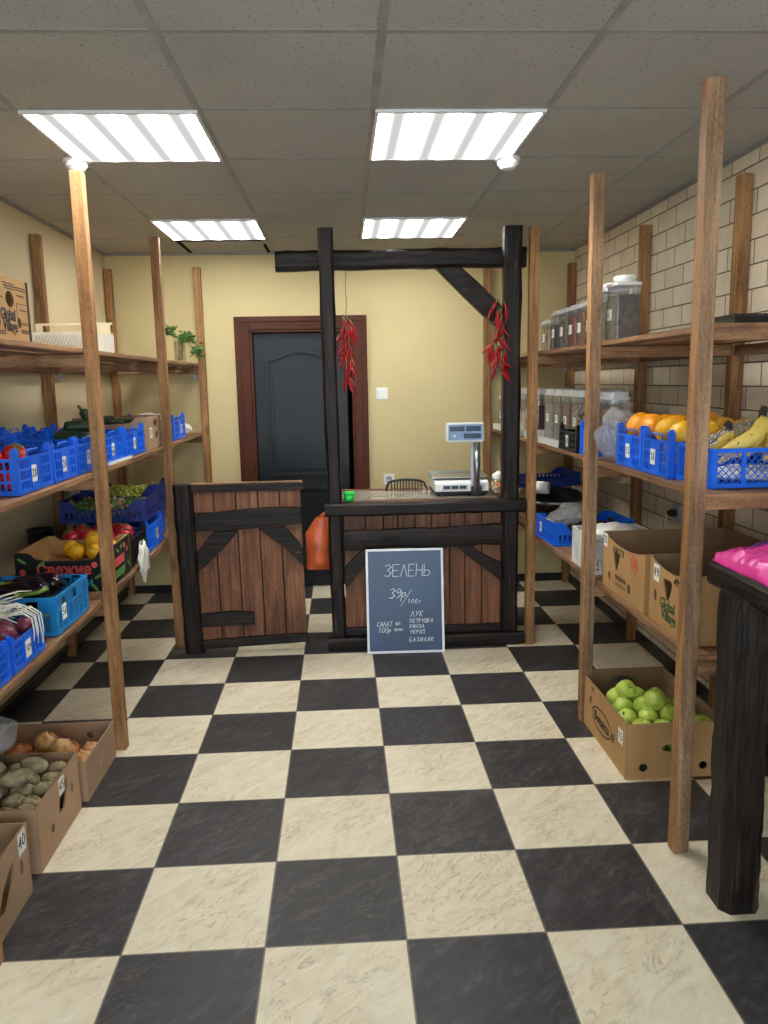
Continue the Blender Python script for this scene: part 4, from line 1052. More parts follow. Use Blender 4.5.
def aubergine(label, p, q, r, bend, group='aubergines', stalk=1.0):
    p = Vector(p); q = Vector(q); t = thing('aubergine', label, 'aubergine', (p + q) / 2, group)
    n = 14; d = q - p; sd = d.cross(Vector((0, 0, 1))).normalized()
    pts = [p + d * (i / n) + sd * bend * math.sin(PI * i / n) for i in range(n + 1)]
    rad = [r * max(.04, (math.sqrt(max(0, 1 - (1 - min(1, i / n / .3)) ** 2)) * (1 - .45 * max(0, i / n - .4) / .6))) for i in range(n + 1)]
    rad[-1] *= .75
    m = MB(); m.tube(pts, rad, 16); m.build('skin', 'aubergine', t)
    e = (pts[-1] - pts[-2]).normalized(); m = MB()
    m.tube([pts[-1] - e * .035, pts[-1] - e * .012, pts[-1] + e * .01, pts[-1] + e * .018], [rad[-1] * 1.25, rad[-1] * 1.15, rad[-1] * .6, .008], 10)
    m.tube([pts[-1] + e * .012, pts[-1] + e * .05 * stalk, pts[-1] + e * .075 * stalk + Vector((0, 0, .008 * stalk))], [.008, .0065, .008], 8); m.build('calyx', 'calyx', t)
    return t
for p, q, r, b, lab in (((-1.39, 2.81, z + .046), (-1.13, 2.84, z + .046), .038, .01, 'dark aubergine at the bottom of the light blue crate, nearest'),
        ((-1.39, 2.91, z + .046), (-1.12, 2.93, z + .046), .038, .01, 'dark aubergine at the bottom of the light blue crate, middle'),
        ((-1.39, 3.00, z + .046), (-1.13, 3.02, z + .046), .038, .01, 'dark aubergine at the bottom of the light blue crate, farthest'),
        ((-1.355, 2.79, z + .122), (-1.205, 2.83, z + .13), .044, .0, 'glossy aubergine at the near left of the light blue crate with a long pale stalk'),
        ((-1.11, 2.91, z + .122), (-1.32, 2.93, z + .12), .044, .01, 'glossy aubergine across the middle of the top layer in the light blue crate'),
        ((-1.10, 3.02, z + .122), (-1.30, 3.035, z + .124), .042, .01, 'glossy aubergine lying at the far end of the light blue crate')):
    aubergine(lab, p, q, r, b, stalk=1.5 if 'long pale' in lab else .6)
# dark heap of aubergines against the wall, left of the light blue crate
for p, q, r, lab in (((-1.57, 2.90, z + .045), (-1.50, 3.10, z + .042), .042, 'aubergine lying on the shelf against the left wall, lowest'), ((-1.55, 3.12, z + .042), (-1.47, 3.27, z + .042), .036, 'aubergine lying by the left wall with its stalk pointing at the black fruit box')):
    aubergine(lab, p, q, r, 0)

# black printed fruit box
t, face = carton('fruit_box', 'black printed fruit box with red lettering on the low left shelf behind the tall post', (-1.225, 3.55, z), (.385, .385, .178), {}, 
    {'-y': [(1, 0), (.93, 0), (.88, -.03), (.84, -.038), (.36, -.038), (.24, -.03), (.17, -.006), (.12, 0), (0, 0)], '+y': [(1, 0), (.9, 0), (.84, -.022), (.2, -.022), (.12, 0), (0, 0)]}, 'print_black', 'kraft', raise_floor=.08)
m = MB(); print_text(m, 'Свежие', face('-y', .205, .078), .066, 0, bold=.0022, sx=.92); m.build('printed_lettering', 'ink_salmon', t)
m = MB(); print_text(m, 'овощи', face('-y', .24, .022), .06, 0, bold=.001, sx=.9); m.build('printed_lettering', 'ink_blue', t)
m = MB(); print_text(m, 'Свежие', face('+x', .17, .075), .066, 0, bold=.0022, sx=.85); m.build('printed_lettering', 'ink_salmon', t)
m = MB(); print_text(m, 'овощи', face('+x', .20, .022), .06, 0, bold=.001, sx=.85); m.build('printed_lettering', 'ink_leaf', t)
def flat_disc(m, X, u, v, rx, ry, rot=0): m.prism(disc(u, v, rx, ry, 18, rot), .0007, X)
m = MB(); X = face('-y', 0, 0)
for (u, v) in ((.03, .092), (.335, .118)): flat_disc(m, X, u, v, .013, .014)
X2 = face('+x', 0, 0)
for (u, v) in ((.29, .145), (.33, .12), (.03, .11)): flat_disc(m, X2, u, v, .012, .013)
m.build('printed_tomatoes', 'ink_salmon', t)
m = MB()
for (u, v, r) in ((.03, .142, -.6), (.055, .058, .7), (.045, .018, .8), (.33, .02, -.9), (.35, .068, .5), (.29, .03, .4), (.11, .128, .6)): flat_disc(m, X, u, v, .022, .006, r)
for (u, v, r) in ((.1, .15, .5), (.18, .14, -.5), (.24, .15, .3), (.34, .05, -.8), (.05, .05, .8)): flat_disc(m, X2, u, v, .022, .007, r)
m.build('printed_cucumbers', 'ink_leaf', t)
price_tag(t, face('+x', .05, .135), '37', .045, .055)
ors = [(-1.24, 3.61, .126), (-1.155, 3.60, .126), (-1.082, 3.61, .126), (-1.20, 3.695, .126), (-1.115, 3.69, .126), (-1.29, 3.69, .126), (-1.165, 3.645, .178)]
for (x, y, h), lab in zip(ors, ('front row, the leftmost', 'front row, second from the left', 'front row, the rightmost', 'rear row, second from the left', 'rear row, the rightmost', 'rear row, the leftmost', 'topmost of the heap')):
    lathe_fruit('yellow_fruit', f'yellow citrus in the black printed box, {lab}', 'citrus', (x, y, z + h), .039, BALL, 'lemon', (R.uniform(-1, 1), R.uniform(-1, 1), 0), 'yellow citrus in the black box', 18, navel)
# black crate of red fruit, then a blue crate
t = crate('vegetable_crate', 'black crate of crimson fruit behind the black printed box', (-1.225, 3.95, z), (CW, .31, .135), 'black_plastic', 'slat', 'crates on the low left shelf', .025, False, '+x', '19', .55)
red = [(-1.34, 3.86), (-1.25, 3.855), (-1.16, 3.86), (-1.10, 3.93), (-1.33, 3.95), (-1.235, 3.95), (-1.31, 4.04), (-1.21, 4.035), (-1.11, 4.035)]
for i, (x, y) in enumerate(red):
    lathe_fruit('red_fruit', 'crimson fruit in the lower layer of the black crate', 'fruit', (x, y, z + .055), .044, BALL, 'pome', (0, 0, 0), 'crimson fruit under the top layer', 14)
top = [(-1.35, 3.86, .135), (-1.27, 3.87, .138), (-1.175, 3.865, .14), (-1.095, 3.89, .134), (-1.31, 3.955, .143), (-1.215, 3.96, .145), (-1.12, 3.99, .142), (-1.35, 4.04, .138), (-1.26, 4.05, .14), (-1.17, 4.06, .138)]
for a, b, rn in ((0, 4, 'near'), (4, 7, 'middle'), (7, 10, 'far')):
    for i in range(a, b):
        x, y, h = top[i]
        lathe_fruit('red_fruit', f'crimson round fruit on top of the black crate, {rn} row, {place(i - a, b - a)}', 'fruit', (x, y, z + h + .002), .045, FLAT, 'pome', (R.uniform(-.5, .5), R.uniform(-.5, .5), 0), 'crimson fruit on the black crate', 18, calyx)
lumpy_bag('plastic_bag', 'small white bag hanging over the low left shelf edge beside the black boxes', 'bag', (-.990, 3.82, z + .03), (.014, .07, .085), 'garlic', 8, .5, (0, 0, 0), None, 2.4)
crate('vegetable_crate', 'bright blue crate with a white label behind the black crate on the low left shelf', (-1.225, 4.30, z), (CW, .34, .135), 'blue', 'slat', 'crates on the low left shelf', .025, False, '+x', '33', .6)
for i, (x, y) in enumerate(((-1.10, 4.22), (-1.11, 4.31), (-1.2, 4.22), (-1.2, 4.32), (-1.3, 4.25), (-1.3, 4.35), (-1.11, 4.40), (-1.21, 4.41))):
    lathe_fruit('red_fruit', 'reddish fruit inside the bright blue crate under the grape crate', 'fruit', (x, y, z + .055), .044, BALL, 'pome', (0, 0, 0), 'reddish fruit in the blue crate', 14)
# two shallow navy crates of grapes stacked on the crates behind
def shallow_crate(name, label, c, dims, color, rot=0, group='navy crates'):
    L, W, Hh = dims; t = thing(name, label, 'crate', c, group); T = Matrix.Translation(c) @ Matrix.Rotation(rot, 4, 'Z')
    m = MB()
    lowf = Hh * .55
    for (X, ln, prof) in ((T @ frame((-L / 2, -W / 2 + .006, 0), (1, 0, 0), (0, 0, 1)), L, 'long'), (T @ frame((L / 2, W / 2 - .006, 0), (-1, 0, 0), (0, 0, 1)), L, 'long'),
                     (T @ frame((L / 2 - .006, -W / 2, 0), (0, 1, 0), (0, 0, 1)), W, 'end'), (T @ frame((-L / 2 + .006, W / 2, 0), (0, -1, 0), (0, 0, 1)), W, 'end')):
        if prof == 'long': out = [(0, 0), (ln, 0), (ln, Hh), (ln - .05, Hh), (ln - .10, lowf), (.10, lowf), (.05, Hh), (0, Hh)]
        else: out = [(.0062, 0), (ln - .0062, 0), (ln - .0062, Hh), (.0062, Hh)]
        holes = []; k = int((ln - .04) / .026)
        for i in range(k):
            u = .02 + .026 * (i + .5) * (ln - .04) / (.026 * k)
            holes.append([(u - .007, .02), (u + .007, .02), (u + .007, lowf * .42), (u - .007, lowf * .42)])
            holes.append([(u - .007, lowf * .5), (u + .007, lowf * .5), (u + .007, lowf * .85), (u - .007, lowf * .85)])
        m.prism(out, .006, X, 0, holes)
        m.box(0, ln, 0, .008, .006, .011, 0, X)
        if prof == 'long': m.box(.1, ln - .1, lowf - .007, lowf, .006, .012, 0, X)
        else: m.box(0, ln, Hh - .009, Hh, .006, .012, 0, X)
    m.build('crate_body', color, t)
    m = MB(); m.box(-L / 2 + .007, L / 2 - .007, -W / 2 + .007, W / 2 - .007, .001, .006, 0, T); m.build('crate_base', color, t)
    return t
def berries(name, label, cat, x0, x1, y0, y1, zz, r, mats, n, seed, hgt=.03):
    rr = random.Random(seed); m = MB()
    bm = bmesh.new(); bmesh.ops.create_icosphere(bm, subdivisions=1, radius=1); bv = [v.co.copy() for v in bm.verts]; bm.verts.index_update(); bf = [tuple(v.index for v in f.verts) for f in bm.faces]; bm.free()
    for i in range(n):
        c = Vector((rr.uniform(x0 + r, x1 - r), rr.uniform(y0 + r, y1 - r), zz + rr.uniform(r, hgt)))
        c.z += .02 * noise.noise(Vector((c.x * 12, c.y * 12, seed)))
        c.z = max(c.z, zz + r)
        s = r * rr.uniform(.75, 1.1); m.add([c + v * s for v in bv], bf, rr.randrange(len(mats)), True)
    o = m.build(name, mats, loc=((x0 + x1) / 2, (y0 + y1) / 2, zz)); tag(o, label, cat, None, 'stuff'); return o
zc = z + .135 + .034
crate('vegetable_crate', 'blue crate under the farther grape crate by the second left post', (-1.26, 4.66, z), (.32, .30, .135), 'blue', 'slat', 'crates on the low left shelf', .03, False)
shallow_crate('grape_crate', 'navy crate of pale brown grapes stacked nearer the viewer on the low left shelf', (-1.27, 4.29, zc + .002), (.44, .33, .115), 'navy', .03)
berries('grape_heap', 'heap of brownish grapes in the nearer navy crate', 'grapes', -1.475, -1.065, 4.145, 4.435, zc + .010, .0135, [plain('dusky_grape', (140, 122, 94), .4, var=.3), plain('brown_grape', (160, 142, 112), .4, var=.3), 'leaf'], 560, 4, .085)
shallow_crate('grape_crate', 'navy crate of yellow green grapes stacked behind on the low left shelf', (-1.27, 4.65, zc + .012), (.44, .33, .14), 'navy', -.02)
berries('grape_heap', 'heap of yellow green grapes in the farther navy crate', 'grapes', -1.475, -1.065, 4.505, 4.795, zc + .020, .0135, [plain('green_grape', (176, 184, 70), .35, var=.2), plain('yellow_grape', (204, 200, 92), .35, var=.2)], 560, 9, .10)
m = MB(); X = Matrix.Translation((-1.555, 4.02, z)); m.lathe([(.05, 0), (.055, .005), (.062, .16), (.066, .165), (.06, .165), (.056, .008), (0, .007)], 20, 0, X)
tag(m.build('black_tub', 'black_plastic', loc=(-1.555, 4.02, z)), 'black plastic tub against the left wall behind the black fruit box', 'tub')

# ---- floor under the left shelves
t, face = carton('floor_box', 'cardboard box on the floor at the bottom left corner, cut by the picture edge', (-1.182, 2.025, 0), (.36, .50, .232), {'+x': [[(.27, .075), (.32, .062), (.365, .11), (.395, .168), (.375, .176), (.31, .135)], disc(.44, .12, .012, .024)]}, {}, 'kraft_grey', 'kraft_in', 'cardboard boxes on the floor left')
price_tag(t, face('+x', .455, .195), '40', .055, .07)
t, face = carton('floor_box', 'cardboard box of earthy potatoes on the floor at left', (-1.205, 2.56, 0), (.395, .40, .224), {'+x': [[(.185, .105), (.235, .095), (.275, .145), (.285, .185), (.25, .185), (.20, .15)], disc(.32, .125, .011, .02), disc(.125, .085, .014, .016)]}, {}, 'kraft_grey', 'kraft_in', 'cardboard boxes on the floor left', raise_floor=.142)
price_tag(t, face('+x', .225, .185), '45', .05, .06)
def potato(label, c, r, L, rz, seed):
    t = thing('potato', label, 'potato', c, 'potatoes in the floor box')
    m = MB(); blobmesh(m, c, (L, r, r * .9), seed, .13, 4, rotm(R.uniform(-.2, .2), R.uniform(-.15, .15), rz), 1.25); m.build('skin', 'potato', t)
    m = MB()
    for k in range(5):
        a = R.uniform(-.9, .9); b = R.uniform(.5, 1.4)
        d = Vector((math.cos(rz) * a - math.sin(rz) * .2, math.sin(rz) * a, math.sin(b) * .9))
        p = Vector(c) + Vector((math.cos(rz) * a * L * .8, math.sin(rz) * a * L * .8, math.sqrt(max(.05, 1 - (a * .8) ** 2)) * r * .88))
        m.lathe([(.0035, 0), (.003, .0012), (0, .0014)], 7, 0, Matrix.Translation(p))
    m.build('eyes', 'twig', t)
for a, (y, rn) in enumerate(((2.405, 'front'), (2.475, 'second'), (2.55, 'third'), (2.625, 'fourth'), (2.70, 'rear'))):
    for i in range(5):
        r = R.uniform(.028, .035)
        potato(f'earthy potato in the floor box, {rn} row, {place(i, 5)}', (-1.358 + i * .075 + R.uniform(-.007, .007), y + R.uniform(-.008, .008), .150 + r * .9 + R.uniform(0, .012)), r, R.uniform(.036, .044), R.uniform(-.7, .9), i + a * 5)
for k, (x, y, zz, r, L, lab) in enumerate(((-1.265, 2.60, .243, .042, .06, 'biggest earthy potato, on top of the heap in the floor box'), (-1.125, 2.655, .228, .033, .05, 'earthy potato on top at the back right of the heap in the floor box'), (-1.145, 2.555, .235, .034, .054, 'long earthy potato on top at the right of the heap in the floor box'),
      (-1.29, 2.47, .228, .03, .04, 'small earthy potato on top at the left front of the heap'), (-1.195, 2.45, .228, .031, .04, 'small earthy potato on top at the front middle of the heap'))):
    potato(lab, (x, y, zz), r, L, R.uniform(-.2, .6), 70 + k)
t, face = carton('floor_box', 'low cardboard box of golden onions on the floor by the left post', (-1.206, 2.985, 0), (.42, .37, .158), {'+x': [[(.17, .06), (.20, .075), (.235, .125), (.21, .118), (.165, .085)]], '+y': [disc(.1, .1, .014, .016)]}, {}, 'kraft_grey', 'kraft_grey', 'cardboard boxes on the floor left', raise_floor=.03)
ons = [(-1.34, 2.87, .046, 'onion'), (-1.245, 2.86, .043, 'onion_white'), (-1.15, 2.865, .048, 'onion'), (-1.06, 2.87, .042, 'onion'),
       (-1.35, 2.965, .047, 'onion'), (-1.25, 2.96, .045, 'onion'), (-1.155, 2.965, .05, 'onion'), (-1.06, 2.965, .046, 'onion'),
       (-1.34, 3.065, .044, 'onion'), (-1.245, 3.06, .046, 'onion'), (-1.15, 3.065, .045, 'onion'), (-1.06, 3.06, .042, 'onion')]
for i, (x, y, r, mt) in enumerate(ons):
    rn = ('front', 'middle', 'rear')[i // 4]
    lathe_fruit('onion', f'{"pale peeled" if mt == "onion_white" else "golden"} onion in the low floor box, {rn} row, {place(i % 4, 4)}', 'onion', (x, y, .037 + r * .92), r, ONION, mt, (R.uniform(-.8, .8), R.uniform(-.8, .8), 0), 'onions in the floor box', 20, roots)
for i, (x, y, r, tl, lab) in enumerate(((-1.30, 2.91, .05, (.3, -1.2, 0), 'large golden onion topmost at the left of the low floor box'), (-1.22, 3.02, .046, (.1, .1, 0), 'golden onion on top at the back with its tip pointing up'), (-1.13, 2.93, .052, (-.9, .5, 0), 'large pale golden onion topmost at the right of the low floor box'))):
    lathe_fruit('onion', lab, 'onion', (x, y, .135 + .005 * i), r, ONION, 'onion', tl, 'onions in the floor box', 22, roots)
lumpy_bag('plastic_bag', 'crumpled clear plastic bag over the left end of the potato box', 'bag', (-1.345, 2.735, .305), (.125, .10, .08), 'film', 14, .32, (0, 0, .3), None, 1.9)

# ================================================================== RIGHT SHELVES
def jar(name, label, x0, x1, y0, y1, z0, h, fill, mats, tagtxt, group, lid='frost', filllab=None, round_lid=False, seed=0):
    c = ((x0 + x1) / 2, (y0 + y1) / 2, z0); t = thing(name, label, 'container', c, group)
    m = MB(); hb = h * .88
    def rr(x0, x1, y0, y1, r=.014, n=4):
        o = []
        for (cx, cy, a0) in ((x1 - r, y1 - r, 0), (x0 + r, y1 - r, PI / 2), (x0 + r, y0 + r, PI), (x1 - r, y0 + r, 1.5 * PI)):
            for i in range(n + 1): o.append((cx + r * math.cos(a0 + i * PI / 2 / n), cy + r * math.sin(a0 + i * PI / 2 / n)))
        return o
    o = rr(x0, x1, y0, y1); k = len(o)
    vs = [(*p, z0 + .001) for p in o] + [(*p, z0 + hb) for p in o]
    m.add(vs, [(i, (i + 1) % k, k + (i + 1) % k, k + i) for i in range(k)] + [tuple(range(k - 1, -1, -1))], 0, False)
    m.build('container_body', 'clear', t)
    m = MB(); ol = rr(x0 - .002, x1 + .002, y0 - .002, y1 + .002)
    def slab(o, a, b): 
        kk = len(o); m.add([(*p, a) for p in o] + [(*p, b) for p in o], [(i, (i + 1) % kk, kk + (i + 1) % kk, kk + i) for i in range(kk)] + [tuple(range(kk - 1, -1, -1)), tuple(range(kk, 2 * kk))], 0, False)
    slab(ol, z0 + hb, z0 + hb + .012)
    if round_lid:
        X = Matrix.Translation((c[0], c[1], z0 + hb + .012)); rl = min(x1 - x0, y1 - y0) * .42; m.lathe([(rl, 0), (rl * 1.03, h * .09), (rl * .95, h * .12), (0, h * .12)], 26, 0, X)
    else:
        slab(rr(x0 + .006, x1 - .006, y0 + .006, y1 - .006), z0 + hb + .012, z0 + h)
    m.build('lid', lid, t)
    price_tag(t, frame((x0 - .0016, (y0 + y1) / 2 + .01, z0 + h * .42), (0, -1, 0), (0, 0, 1)), tagtxt, min(.05, (y1 - y0) * .6), .046)
    if fill:
        f = MB(); g = .004; o = rr(x0 + g, x1 - g, y0 + g, y1 - g, .011)
        kk = len(o); top = z0 + hb * fill
        f.add([(*p, z0 + .005) for p in o] + [(*p, top + .006 * noise.noise(Vector((i * .7, seed, 0)))) for i, p in enumerate(o)] + [(c[0], c[1], top + .008)],
              [(i, (i + 1) % kk, kk + (i + 1) % kk, kk + i) for i in range(kk)] + [tuple(range(kk - 1, -1, -1))] + [(kk + i, kk + (i + 1) % kk, 2 * kk) for i in range(kk)], 0, False)
        tag(f.build('container_contents', mats, loc=c), filllab, 'dry goods', None, 'stuff')
    return t
F = {'nut': speckle('walnut_fill', [(150, 104, 66), (196, 158, 112), (122, 82, 50), (206, 176, 136)], 34),
     'navy': speckle('blue_black_fill', [(26, 34, 56), (44, 54, 78), (20, 24, 36)], 110), 'grey': speckle('grey_seed_fill', [(88, 84, 80), (124, 118, 110), (62, 58, 56)], 110),
     'red': speckle('reddish_fill', [(130, 58, 46), (164, 88, 70), (100, 44, 38)], 90), 'brown': speckle('brown_fill', [(132, 92, 56), (164, 120, 78), (104, 70, 42)], 90),
     'purple': speckle('purple_fill', [(66, 44, 60), (104, 84, 104), (48, 34, 46)], 80), 'dark': speckle('dark_nut_fill', [(58, 44, 40), (88, 70, 62), (36, 28, 28), (104, 88, 78)], 42),
     'yellow': speckle('yellow_fill', [(206, 158, 66), (222, 182, 100), (180, 130, 50)], 70), 'pale': speckle('pale_grain_fill', [(206, 196, 176), (222, 214, 196), (186, 174, 150)], 150),
     'maroon': speckle('maroon_fill', [(86, 34, 36), (118, 52, 50), (64, 26, 30)], 80), 'mixed': speckle('mixed_fill', [(70, 50, 40), (190, 170, 140), (110, 80, 60), (50, 38, 34)], 70),
     'tan': speckle('tan_seed_fill', [(176, 144, 100), (202, 174, 130), (138, 106, 70)], 75), 'slate': speckle('slate_seed_fill', [(110, 112, 116), (146, 146, 148), (84, 86, 90)], 120)}
z = ZR[0] + .0015
TJ = [('nut', .93, 4.45, .15, 'slim clear jar of walnuts, farthest on the top right shelf', 'whole walnuts in the farthest jar of the top right shelf', '3', .165),
      ('navy', .70, 4.25, .14, 'clear container of blue black seeds, second from the far end of the top right shelf', 'blue black seeds in the second container from the far end', '2', .2),
      ('grey', .80, 4.09, .14, 'clear container of grey seeds, third from the far end of the top right shelf', 'grey seeds in the third container from the far end', '7', .2),
      ('red', .82, 3.93, .13, 'clear container of reddish dried fruit on the top right shelf', 'reddish dried fruit in a clear container on the top right shelf', '3', .2),
      ('brown', .86, 3.785, .12, 'clear container of light brown nuts on the top right shelf', 'light brown nuts in a clear container on the top right shelf', '1', .2),
      ('purple', .86, 3.645, .12, 'clear container of purplish raisins beside the tall right post', 'purplish raisins in the container beside the tall right post', '5', .2),
      ('mixed', .86, 3.545, .075, 'clear container half hidden behind the tall right post on the top shelf', 'mixed nuts in the container behind the tall right post', '8', .2)]
for i, (fk, fl, y, w, lab, fl2, tx, h) in enumerate(TJ):
    jar('jar' if i == 0 else 'storage_container', lab, 1.15, 1.15 + (.12 if i in (0, 6) else .22), y - w / 2, y + w / 2 - .008, z, h, fl, F[fk], tx, None, 'frost', fl2, False, i)
jar('storage_canister', 'big clear canister of dark nuts with a round white lid beside the tall right post', 1.14, 1.245, 3.385, 3.495, z, .235, .80, F['dark'], '4', None, 'white_plastic', 'dark nuts in the big canister beside the tall right post', True, 8)
jar('storage_canister', 'big clear canister of dark nuts, nearest one on the top right shelf', 1.14, 1.25, 3.262, 3.375, z, .25, .82, F['dark'], '6', None, 'white_plastic', 'dark nuts in the nearest big canister', True, 9)
t = thing('shallow_tray', 'shallow black tray on the near end of the top right shelf behind the front post', 'tray', (1.28, 2.47, z))
m = MB(); m.box(1.205, 1.395, 2.385, 2.56, z, z + .004)
for (a, b, c, d) in ((1.205, 1.395, 2.385, 2.391), (1.205, 1.395, 2.554, 2.56), (1.205, 1.211, 2.391, 2.554), (1.389, 1.395, 2.391, 2.554)): m.box(a, b, c, d, z + .004, z + .026)
m.build('tray_body', 'black_plastic', t)
m = MB()
for (a, b, c, d) in ((1.20, 1.40, 2.38, 2.386), (1.20, 1.40, 2.559, 2.565), (1.20, 1.206, 2.386, 2.559), (1.394, 1.40, 2.386, 2.559)): m.box(a, b, c, d, z + .0262, z + .031)
m.build('rim', 'black_plastic', t)

# ---- middle shelf
z = ZR[1] + .0015
def long_tray(label, x0, x1, y0, y1):
    t = thing('white_tray', label, 'tray', ((x0 + x1) / 2, (y0 + y1) / 2, z), 'white trays under the dispensers'); m = MB()
    m.box(x0, x1, y0, y1, z, z + .005)
    m.build('tray_base', 'white_plastic', t); m = MB()
    for (a, b, c, d) in ((x0, x0 + .006, y0, y1), (x1 - .006, x1, y0, y1), (x0 + .006, x1 - .006, y0, y0 + .006), (x0 + .006, x1 - .006, y1 - .006, y1)): m.box(a, b, c, d, z + .005, z + .036)
    m.build('tray_rim', 'white_plastic', t)
long_tray('long white tray under the row of dispensers, nearer one', 1.105, 1.47, 3.97, 4.70); long_tray('long white tray under the row of dispensers, farther one by the back wall', 1.105, 1.47, 4.86, 5.70)
zd = z + .0055
DJ = [(None, 0, 5.56, .19, 'nearly empty dispenser at the far end of the middle right shelf by the back wall', None, '12', 1.135),
      ('pale', .5, 5.33, .18, 'dispenser of pale grain hidden mostly behind the black counter post', 'pale grain in the dispenser behind the black counter post', '14', 1.22),
      ('yellow', .62, 5.12, .18, 'dispenser of yellow grain between the black counter post and the next pine post', 'yellow grain in the dispenser next to the black counter post', '15', 1.22),
      ('maroon', .72, 4.945, .15, 'dispenser of maroon beans in the middle of the row on the white tray', 'maroon beans in the dispenser behind the pine post', '16', 1.22),
      ('slate', .78, 4.60, .19, 'dispenser of grey seeds standing at the near white tray', 'grey seeds in the dispenser over the near white tray', '17', 1.22),
      ('grey', .8, 4.41, .16, 'dispenser of dark grey seeds on the near white tray', 'dark grey seeds in a dispenser on the near white tray', '18', 1.22),
      ('maroon', .82, 4.235, .16, 'dispenser of dark red beans above the small black crate', 'dark red beans in the dispenser above the small black crate', '20', 1.22),
      ('mixed', .85, 4.065, .155, 'dispenser of mixed brown nuts at the near end of the white tray', 'mixed brown nuts in the dispenser at the near end of the tray', '22', 1.22)]
for i, (fk, fl, y, w, lab, fl2, tx, x) in enumerate(DJ):
    jar('dispenser', lab, x, x + .24, y - w / 2, y + w / 2 - .006, zd, .285 if i else .235, fl, F[fk] if fk else None, tx, 'cereal dispensers', 'frost', fl2, False, i + 20)
jar('dispenser', 'dispenser of brown seeds just beyond the tall right post on the middle shelf', 1.27, 1.40, 3.825, 3.965, z, .285, .84, F['brown'], '23', 'cereal dispensers', 'frost', 'brown seeds in the dispenser beyond the tall right post', False, 31)
jar('dispenser', 'dispenser of tan seeds on this side of the tall right post, behind the clear bag', 1.25, 1.345, 3.60, 3.755, z, .285, .80, F['tan'], '27', 'cereal dispensers', 'frost', 'tan seeds in the dispenser behind the clear bag', False, 32)
crate('vegetable_crate', 'small black crate on the middle right shelf below the dispensers', (1.18, 3.80, z), (.15, .30, .095), 'black_plastic', 'slat', None, .03, False, '-x', '24', .5)
crate('vegetable_crate', 'blue crate end showing beside the tall right post, next to the small black crate', (1.18, 3.545, z), (.13, .17, .12), 'blue', 'slat', 'blue crates on the middle right shelf', .03, False)
crate('vegetable_crate', 'blue crate of oranges farther from the viewer, beside the clear bag', (1.315, 3.04, z), (.37, .265, .128), 'blue', 'slat', 'blue crates on the middle right shelf', .035, True, '-x', '15', .5)
crate('vegetable_crate', 'blue crate of oranges nearer the viewer, beside the banana crate', (1.315, 2.775, z), (.37, .25, .128), 'blue', 'slat', 'blue crates on the middle right shelf', .035, True, '-x', '18', .45)
def orange_rows(yc, who, zt, gname, upper):
    for a, rn in ((-.062, 'near'), (.062, 'far')):
        for i in range(3):
            lathe_fruit('orange', f'orange in the lower layer of the {who} orange crate', 'orange', (1.19 + i * .105, yc + a * .85, z + .057), .049, BALL, 'orange', (0, 0, 0), gname + ' lower layer', 14)
            lathe_fruit('orange', f'orange on top of the {who} orange crate, {rn} row, {place(i, 3)}', 'orange', (1.20 + i * .108 + R.uniform(-.008, .008), yc + a, z + zt + R.uniform(-.004, .006)), .054 if upper else .05, EGG if upper else BALL, 'orange' if upper else 'lemon', (R.uniform(-1.2, 1.2), R.uniform(-.8, .8), 0), gname + ' top layer', 20, navel)
orange_rows(3.04, 'farther', .155, 'oranges', True); orange_rows(2.775, 'nearer', .152, 'yellow oranges', False)
crate('vegetable_crate', 'blue lattice crate of bananas at the near end of the middle right shelf', (1.365, 2.515, z), (.42, .255, .125), 'blue', 'lattice', 'blue crates on the middle right shelf', .0, False, '-x', '59', .5)
# bananas: a hand of fruit whose stalk rises to the right
BX = thing('banana_bunch', 'bunch of ripe yellow bananas in the blue lattice crate, stalk up to the right', 'bananas', (1.38, 2.5, z + .1))
def banana(root, pts, r):
    P = [Vector(p) for p in pts]; n = 16; out = []
    for i in range(n + 1):
        s = i / n; out.append(P[0] * (1 - s) ** 3 + P[1] * 3 * s * (1 - s) ** 2 + P[2] * 3 * s * s * (1 - s) + P[3] * s ** 3)
    rad = [r * (.28 if i == 0 else .34 if i == 1 else .5 if i == 2 else .8 if i == 3 else min(1, .98) if i < 12 else (1, .92, .78, .52, .26)[i - 12]) for i in range(n + 1)]
    m = MB(); m.tube(out, rad, 6 if False else 10, 0, True, .94); o = m.build('banana', 'banana', root)
    m = MB(); e = (out[-1] - out[-2]).normalized(); m.tube([out[-1] - e * .002, out[-1] + e * .006], [r * .27, r * .2], 8); m.build('blossom_tip', 'banana_end', o); return o
stalk = Vector((1.372, 2.50, z + .222))
for k, (p1, p2, p3) in enumerate((((1.365, 2.46, z + .20), (1.325, 2.43, z + .145), (1.20, 2.45, z + .105)), ((1.375, 2.49, z + .18), (1.35, 2.47, z + .12), (1.24, 2.50, z + .095)), ((1.41, 2.52, z + .17), (1.40, 2.53, z + .11), (1.30, 2.56, z + .09)),
      ((1.405, 2.46, z + .185), (1.40, 2.425, z + .13), (1.335, 2.415, z + .082)), ((1.425, 2.48, z + .18), (1.45, 2.45, z + .12), (1.40, 2.43, z + .08)))):
    banana(BX, (stalk + Vector((.004 * (k % 3 - 1), .006 * (k // 2 - 1), -.004)), p1, p2, p3), .0265)
m = MB(); m.tube([stalk + Vector((0, 0, -.008)), stalk + Vector((.002, 0, .012)), stalk + Vector((.008, 0, .03))], [.013, .013, .011], 9); m.build('stalk', 'banana_end', BX)
BX2 = thing('banana_bunch', 'second banana bunch in the lattice crate at the right picture edge', 'bananas', (1.47, 2.5, z + .09))
stalk = Vector((1.505, 2.55, z + .175))
